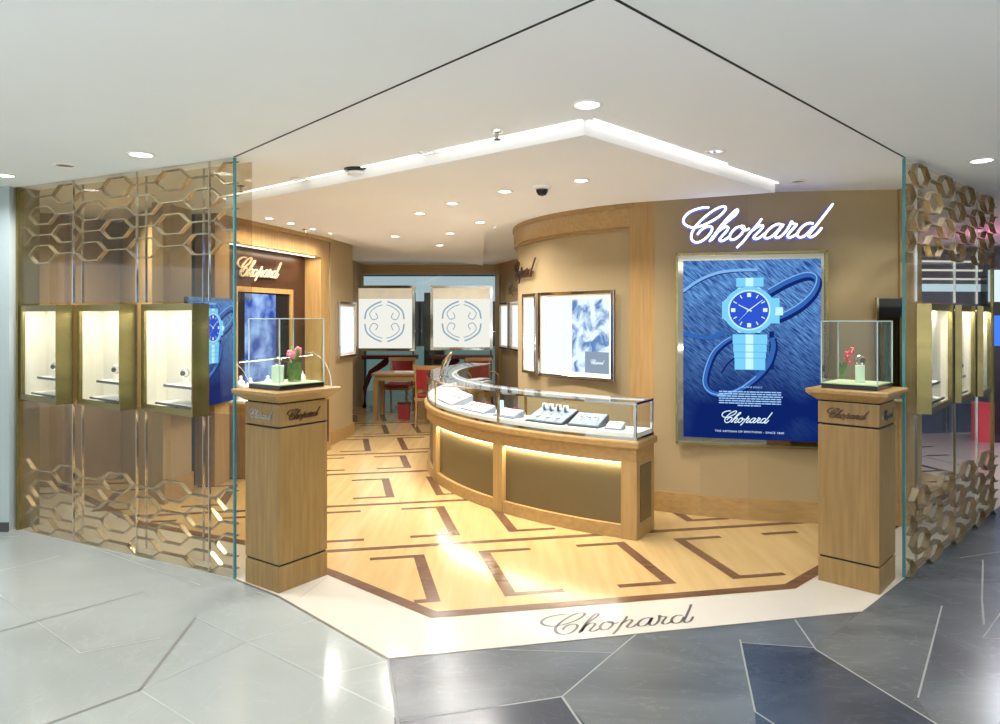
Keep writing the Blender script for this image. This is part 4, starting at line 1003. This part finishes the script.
kx = lambda k: 2.037-.276*k
casesL = [(LL*(1-.381), LL*(1-.096)), (LL*(1-.684), LL*(1-.401)), (LL*(1-.99), LL*(1-.704))]
lsL = lattice_screen('left glass screen with elongated bronze honeycomb lattice and three showcases', L1, angL, LL,
   [(kx(k), 1 if k % 2 == 0 else 0) for k in range(-1, 9)], [(kx(k), 0 if k % 2 == 0 else 1) for k in range(-1, 9)], casesL, True, 0)
angR = math.atan2(.682, .731)
LR = 2.13
casesR = [(.225, 1.02), (1.07, 1.62), (1.67, 2.12)]
lsR = lattice_screen('right glass screen with bronze honeycomb lattice and showcases, seen at a slant', R0, angR, LR,
   [(-.325+.09+.276*k, k % 2) for k in range(0, 9)], [(-.325+.09+.276*k, (k+1) % 2) for k in range(0, 9)], casesR, False, 0)
def showcase(loc, ang, far, near, dp, kb, label, off=.105, lw=1.0):
    """box pushed through the glass: far/near along the screen, its front swung out at the near end"""
    c, s_ = math.cos(ang), math.sin(ang)
    base = Vector((loc.x+far*c, loc.y+far*s_, .985)); Wd = near-far      # signed width
    t = thing('showcase', label, 'showcase', base, ang)
    kn = Wd-(.02 if Wd > 0 else -.02) if False else Wd*.965
    b = (kn, -off); a_ = (0, 0); cn = (Wd, 0); H = .70; th = .016
    sg = 1 if Wd > 0 else -1; bx = Wd-sg*kb*dp
    out = [a_, b, cn, (bx, dp), (0, dp)]
    m = MB(); m.prism(out, 0, th); m.prism(out, H-th, H); 
    # outer skin on sides
    m.prism([(0, 0), (0, dp), (sg*.012, dp), (sg*.012, 0)], th, H-th)
    m.prism([(Wd, 0), (bx, dp), (bx-sg*.012, dp), (Wd-sg*.012, 0)], th, H-th)
    m.prism([b, cn, (cn[0]-sg*.012, .004), (b[0]-sg*.012, b[1]+.012)], th, H-th)
    m.prism([(0, dp), (bx, dp), (bx, dp-.01), (0, dp-.01)], th, H-th)
    m.build('case', M['olive_metal'], t)
    d = Vector((b[0]-a_[0], b[1]-a_[1])); Lf = d.length; d.normalize(); n = Vector((-d.y, d.x))*(1 if sg > 0 else -1)
    pt = lambda s, o: (d.x*s+n.x*o, d.y*s+n.y*o)
    m = MB(); f = .03
    for s0, s1, z0, z1 in ((0, f*1.2, th, H-th), (Lf-.014, Lf, th, H-th), (f*1.2, Lf-.014, th, th+.024), (f*1.2, Lf-.014, H-th-.028, H-th)):
        m.prism([pt(s0, .001), pt(s1, .001), pt(s1, .02), pt(s0, .02)], z0, z1)
    m.build('door_frame', M['olive_metal'], t)
    m = MB(); m.prism([pt(f, .006), pt(Lf-.012, .006), pt(Lf-.012, .010), pt(f, .010)], th+.02, H-th-.02); dr = m.build('door_glass', M['glass'], t)
    m = MB()
    for z in (.12, H/2, H-.12): m.prism([pt(Lf-.012, -.004), pt(Lf, -.004), pt(Lf, .0), pt(Lf-.012, .0)], z-.008, z+.008)
    m.build('hinge', M['gold'], t)
    ins = [(sg*.013, .02), (b[0]-sg*.015, b[1]+.03), (Wd-sg*.016, .0), (bx-sg*.014, dp-.012), (sg*.013, dp-.012)]
    m = MB(); m.prism(ins, th, th+.006); m.prism(ins, H-th-.006, H-th)
    w2 = .004
    m.prism([(sg*.013, .03), (sg*.013, dp-.012), (sg*.017, dp-.012), (sg*.017, .03)], th+.006, H-th-.006)
    m.prism([(Wd-sg*.016, .0), (bx-sg*.014, dp-.012), (bx-sg*.018, dp-.012), (Wd-sg*.020, .0)], th+.006, H-th-.006)
    m.prism([(Wd-sg*.016, .0), (Wd-sg*.020, .0), (b[0]-sg*.018, b[1]+.022), (b[0]-sg*.014, b[1]+.018)], th+.006, H-th-.006)
    m.prism([(sg*.017, dp-.012), (bx-sg*.018, dp-.012), (bx-sg*.018, dp-.016), (sg*.017, dp-.016)], th+.006, H-th-.006)
    m.build('lining', M['ivory'], t)
    fy = lambda x: -off*x/kn+.03                       # just behind the door line
    for f0, za, zb2 in ((.36, .165, .178), (.20, .046, .056)):
        x0 = Wd*f0; x1 = Wd*.93; xb_ = min(abs(bx)-.02, abs(x1))*sg; e_ = .008
        m = MB(); m.prism([(x0, fy(x0)+e_), (x1, fy(x1)+e_), (xb_, dp-.017), (x0, dp-.017)], za, zb2); sh_ = m.build('shelf', M['white'], t)
        m = MB(); m.prism([(x0, fy(x0)), (x1, fy(x1)), (x1, fy(x1)+e_), (x0, fy(x0)+e_)], za-.002, zb2+.001); m.build('shelf_edge', M['dark'], sh_)
    m = MB(); m.box(min(Wd*.15, Wd*.55), max(Wd*.15, Wd*.55), .02, .05, H-th-.014, H-th-.006); m.build('lamp', M['caselight'], t)
    light('showcase_light', 'AREA', (Wd*.5, .025, H-th-.018), lw, abs(Wd)*.6, (1, .94, .84), sizey=.06, parent=t)
    # a small watch on the shelf, a thing of its own
    lx, ly = Wd*.60, .032
    ring_stand(Vector((base.x+lx*c-ly*s_, base.y+lx*s_+ly*c, base.z+.1785)), 'small watch stand in the '+label, 'ivory', .022, .045, .026)
    lx = Wd*.86
    m = MB(); 
    return t
names = ['left screen showcase nearest the entrance', 'middle showcase of the left screen', 'farthest left showcase of the left screen']
for (a, b), nm in zip(casesL, names): showcase(L1, angL, a, b, .20, 1.3, nm)
names = ['right screen showcase nearest the pedestal', 'middle showcase of the right screen', 'right screen showcase farthest from the pedestal']
for (a, b), nm, of in zip(casesR, names, (.075, .035, .035)): showcase(R0, angR, b, a, .09, 3.4, nm, of, 3.0)

# ================================================================== BACK OF THE SHOP
def window_display(px0, px1, py0, py1, D, label):
    a = gd(px0, D); b = gd(px1, D); z1 = EYE-(py0-YH)/F*D; z0 = EYE-(py1-YH)/F*D; Wn = b.x-a.x
    t = thing('window_display', label, 'display panel', ((a.x+b.x)/2, D, 0))
    fr = .05; m = MB()
    for x0, x1, c, d in ((-Wn/2, -Wn/2+fr, z0, z1), (Wn/2-fr, Wn/2, z0, z1), (-Wn/2+fr, Wn/2-fr, z0, z0+fr), (-Wn/2+fr, Wn/2-fr, z1-fr, z1)): m.box(x0, x1, -.02, .10, c, d)
    m.build('frame', M['chrome'], t)
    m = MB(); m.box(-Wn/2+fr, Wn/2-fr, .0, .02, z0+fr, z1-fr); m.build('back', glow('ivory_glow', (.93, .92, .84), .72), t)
    m = MB(); m.box(-Wn/2+fr, Wn/2-fr, -.012, 0, z1-.24, z1-fr); m.build('blind', plain('beige_blind_glow', (.60, .52, .38), .8, emit=(.6, .52, .38), es=.6), t)  # emission put into the beige to make the blind brighter
    m = MB(); cz = (z0+z1)/2-.06; R_ = (z1-z0)*.30
    for sx in (-1, 1):
        for sz in (-1, 1):
            m2 = [(sx*R_*.15, cz+sz*R_*1.02), (sx*R_*.55, cz+sz*R_*.85), (sx*R_*.9, cz+sz*R_*.55), (sx*R_*1.0, cz+sz*R_*.12)]
            ribbon(m, m2, .028, -.003, 0)
            ribbon(m, [(sx*R_*.1, cz+sz*R_*.85), (sx*R_*.45, cz+sz*R_*.72), (sx*R_*.75, cz+sz*R_*.42), (sx*R_*.6, cz+sz*R_*.1), (sx*R_*.35, cz+sz*R_*.2), (sx*R_*.45, cz+sz*R_*.45)], .016, -.003, 0)
            ribbon(m, [(sx*R_*1.05, cz+sz*R_*.7), (sx*R_*1.3, cz+sz*R_*.85), (sx*R_*1.35, cz+sz*R_*.6), (sx*R_*1.15, cz+sz*R_*.5)], .010, -.003, 1)
    m.build('ornament', [glow('ornament_blue', (.20, .30, .38), 1), glow('ornament_pale', (.62, .70, .70), 1)], t)
    # posts that carry it
    for x in (-Wn/2+.02, Wn/2-.05):
        m = MB(); m.box(x, x+.03, .02, .06, 0, z0); m.build('post', M['dark'], t)
window_display(354, 415, 285.5, 351, 12.6, 'left framed ivory window panel with blue scroll ornament')
window_display(430.5, 492.8, 285.5, 350, 12.6, 'right framed ivory window panel with blue scroll ornament')
def console(x0, x1, label):
    t = thing('console_table', label, 'table', ((x0+x1)/2, 12.35, 0)); h = (x1-x0)/2
    m = MB(); m.box(-h, h, -.12, .12, .86, .93); m.build('top', M['burgundy'], t, bevel=.01)
    for s_ in (-1, 1):
        m = MB(); m.tube([(s_*(h-.03), 0, .0), (s_*(h-.04), 0, .35), (s_*(h-.14), 0, .62), (s_*(h-.40), 0, .80), (s_*.06, 0, .86)], [.035, .04, .05, .06, .05], 8); m.build('curved_leg', M['burgundy'], t, smooth=True)
console(-2.42, -1.45, 'dark red console with curved legs under the left window panel')
console(-1.22, -.12, 'dark red console with curved legs under the right window panel')
m = MB(); m.box(-1.44, -1.26, 14.3, 14.45, .75, 2.2); o = m.build('dark_cabinet', M['dark']); 
m = MB(); m.box(-1.55, -1.15, 14.3, 14.7, 0, 2.1); bpy.data.objects.remove(o); o = m.build('dark_cabinet', plain('green_black', (.02, .03, .02), .3)); tag(o, 'tall dark cabinet seen between the two window panels', 'cabinet')
# desk
t = thing('desk', 'light oak desk at the back of the shop', 'desk', (-1.60, 11.2, 0), -.02)
m = MB(); m.box(-.40, .42, -.32, .32, .685, .72); m.build('desk_top', M['oak_h'], t, bevel=.006)
m = MB(); m.box(-.36, .38, -.28, .28, .60, .685); m.build('apron', M['oak_h'], t)
for x in (-.34, .36):
    for y in (-.26, .26):
        m = MB(); m.loft([[(x+a*s_, y+b*s_, z) for a, b in ((-1, -1), (1, -1), (1, 1), (-1, 1))] for s_, z in ((.032, 0), (.036, .3), (.042, .6))]); m.build('leg', M['oak'], t)
o = MB().box(-.12, .2, -.1, .12, 0, .012).build('paper_pad', M['pad']); o.location = (-1.55, 11.15, .7205); tag(o, 'white blotter pad lying on the oak desk', 'pad')
def chair(loc, ang, label, low=False):
    t = thing('upholstered_chair', label, 'chair', loc, ang)
    m = MB(); m.box(-.23, .23, -.22, .22, .38, .42); m.build('seat_frame', M['oak_h'], t)
    m = MB(); m.box(-.21, .21, -.20, .20, .42, .48); m.build('seat_cushion', M['red'], t, bevel=.02)
    for x in (-.20, .20):
        m = MB(); m.loft([[(x+a*s_, -.19+b*s_, z) for a, b in ((-1, -1), (1, -1), (1, 1), (-1, 1))] for s_, z in ((.014, 0), (.02, .38))]); m.build('leg', M['oak'], t)
        m = MB(); m.tube([(x, .24, 0), (x, .20, .42), (x, .22, .70), (x, .26, .88)], [.015, .02, .018, .015], 8); m.build('back_leg', M['oak'], t, smooth=True)
    m = MB(); m.loft([[(x, .20+.04*(1-(x/.2)**2)+y, z) for y, z in ((0, .55), (.03, .55), (.06, .84), (.03, .84))] for x in (-.18, -.09, 0, .09, .18)]); m.build('backrest', M['red'], t, smooth=True)
    m = MB(); m.loft([[(x, .21+.05*(1-(x/.24)**2)+y, z) for y, z in ((0, .84), (.035, .84), (.045, .90), (.01, .90))] for x in (-.24, -.12, 0, .12, .24)]); m.build('top_rail', M['oak_h'], t, smooth=True)
    for s_ in (-1, 1):
        m = MB(); m.tube([(s_*.22, -.18, .38), (s_*.24, -.17, .62), (s_*.235, .0, .66), (s_*.21, .21, .66)], .014, 8); m.build('armrest', M['oak'], t, smooth=True)
chair((-1.72, 11.86, 0), -.15, 'oak and red leather chair behind the desk, facing forward')
chair((-.98, 10.35, 0), PI*.93, 'oak armchair with its wooden back towards the counter end')
chair((-.30, 11.78, 0), .3, 'red backed chair half hidden behind the curved counter')
t = thing('waste_bin', 'dark red bin on the floor under the desk', 'bin', (-1.50, 10.95, 0))
m = MB(); m.loft([[(a*s_, b*s_, z) for a, b in ((-1, -.8), (1, -.8), (1, .8), (-1, .8))] for s_, z in ((.085, 0), (.095, .24))]); m.build('body', M['red'], t, bevel=.004)
m = MB(); m.box(-.10, .10, -.082, .082, .24, .262); m.build('lid', M['burgundy'], t)

# ================================================================== POSTER WALL END MIRROR NICHE
pa = Vector((2.92, 5.355, 0)); 
t = thing('mirror_niche', 'dark topped mirror panel on the wall behind the right glass case', 'wall niche', (2.93, 5.33, 0), -.02)
m = MB(); m.box(-.06, .12, -.012, .0, .98, 1.60); m.build('mirror_panel', M['mirror'], t)
m = MB(); m.box(-.06, .12, -.03, 0, 1.60, 1.74); m.build('black_header', M['black'], t)
m = MB(); m.box(-.075, -.06, -.03, 0, .96, 1.75); m.box(.12, .135, -.03, 0, .96, 1.75); m.box(-.06, .12, -.03, 0, .96, .98); m.build('frame', M['champagne'], t)

# ================================================================== MALL BEHIND THE RIGHT SCREEN
m = MB(); m.box(3.9, 12, 14.5, 14.6, 0, ZC); struct(m.build('wall_mall_far', plain('blue_grey_wall', (.10, .13, .18), .4, var=.2, scale=.6)))
m = MB(); m.box(11.5, 11.6, -4, 14.5, 0, ZC); struct(m.build('wall_mall_right', M['greywall']))
t = thing('shopfront', 'dark shopfront across the mall with lit fascia band and glowing strips standing for reflections', 'shopfront', (6.2, 9.6, 0), .12)
m = MB(); m.box(-1.1, 1.9, 0, .25, 1.75, 2.45); m.build('fascia', plain('fascia_grey', (.20, .22, .25), .35), t)
for i, z in enumerate((2.36, 2.24, 2.12)):
    m = MB(); m.box(-1.08, .45, -.01, 0, z-.012, z+.012); m.build('reflection_strip', M['ivoryglow'], t)  # white lines of glass reflections made as glowing strips
m = MB(); m.box(-1.1, 1.9, -.03, 0, 1.95, 2.05); m.build('light_band', M['cold'], t)
m = MB(); m.box(-1.1, 1.9, .05, .2, .0, 1.75); m.build('window_wall', plain('window_blue', (.05, .08, .14), .15), t)
for x in (-1.1, -.1, .9, 1.86):
    m = MB(); m.box(x, x+.04, -.01, .05, 0, 1.75); m.build('mullion', M['chrome'], t)
t = thing('display_kiosk', 'black kiosk with glowing blue and white screens at the right edge', 'kiosk', (6.66, 9.2, 0), -.2)
m = MB(); m.box(-.18, .6, 0, .3, 0, 2.15); m.build('cabinet', M['black'], t)
m = MB(); m.box(-.16, .06, -.012, 0, 1.22, 1.62); m.build('blue_panel', M['bluescreen'], t)
m = MB(); m.box(.0, .12, -.02, -.012, 1.28, 1.42); m.box(-.02, .03, -.02, -.012, 1.45, 1.58); m.build('white_panel', M['whitescreen'], t)
m = MB(); m.box(-.22, .1, -.02, .0, 1.80, 2.22); m.build('cyan_header', M['cold'], t)
t = thing('red_bin', 'red upright box on the mall floor at the right edge', 'box', (6.20, 8.9, 0), -.2)
m = MB(); m.box(-.10, .08, 0, .22, 0, .50); m.build('body', plain('signal_red', (.75, .03, .06), .35, emit=(.75, .02, .05), es=.15), t, bevel=.006)
m = MB(); m.box(.08, .26, .02, .22, 0, .48); m.build('dark_side', M['black'], t)
light('magenta_mall_light', 'AREA', (6.4, 7.4, 2.2), 22, .8, (1, .25, .5), rot=(PI, 0, 0))
light('mall_blue', 'AREA', (4.6, 3.0, ZC-.02), 20, .4, (.70, .82, 1), spread=160)

light('back_room_fill', 'AREA', (-3.4, 5.95, ZC-.02), 24, .3, (1, .93, .82), spread=150)  # unseen lamp added to brighten the walls behind the left screen
light('unseen_hall_light', 'AREA', (5.2, 7.2, ZC-.02), 30, .3, (.85, .93, 1), spread=160)  # unseen lamp added to brighten the dark mall behind the right screen
light('unseen_hall_light', 'AREA', (8.5, 9.5, ZC-.02), 40, .4, (.80, .88, 1), spread=160)  # another unseen lamp added for the mall beyond

for a_ in (234, 226, 217, 207):
    p = PA(2.46, a_)
    light('wall_washer', 'SPOT', (p.x, p.y, ZD-.02), 9, .04, (1, .93, .82), spread=75)
light('back_wing_fill', 'AREA', (-.55, 11.6, ZC-.08), 9, .12, (1, .94, .86), spread=150)  # unseen lamp added to lift the dark back wing walls
light('poster_wall_fill', 'SPOT', (1.75, 4.95, ZC-.03), 14, .05, (1, .93, .82), spread=100)  # pair of spots without fixtures, added to brighten the poster wall
light('poster_wall_fill', 'SPOT', (2.75, 4.9, ZC-.03), 14, .05, (1, .93, .82), spread=100)

# unseen uplights added behind the viewer to brighten the ceiling
for x_, y_, pw in ((-4.5, -1.5, 150), (0, -2.6, 170), (4.5, -1.5, 120)):
    light('ceiling_fill', 'AREA', (x_, y_, 1.0), pw, 1.6, (.95, .98, 1), rot=(PI, 0, 0))
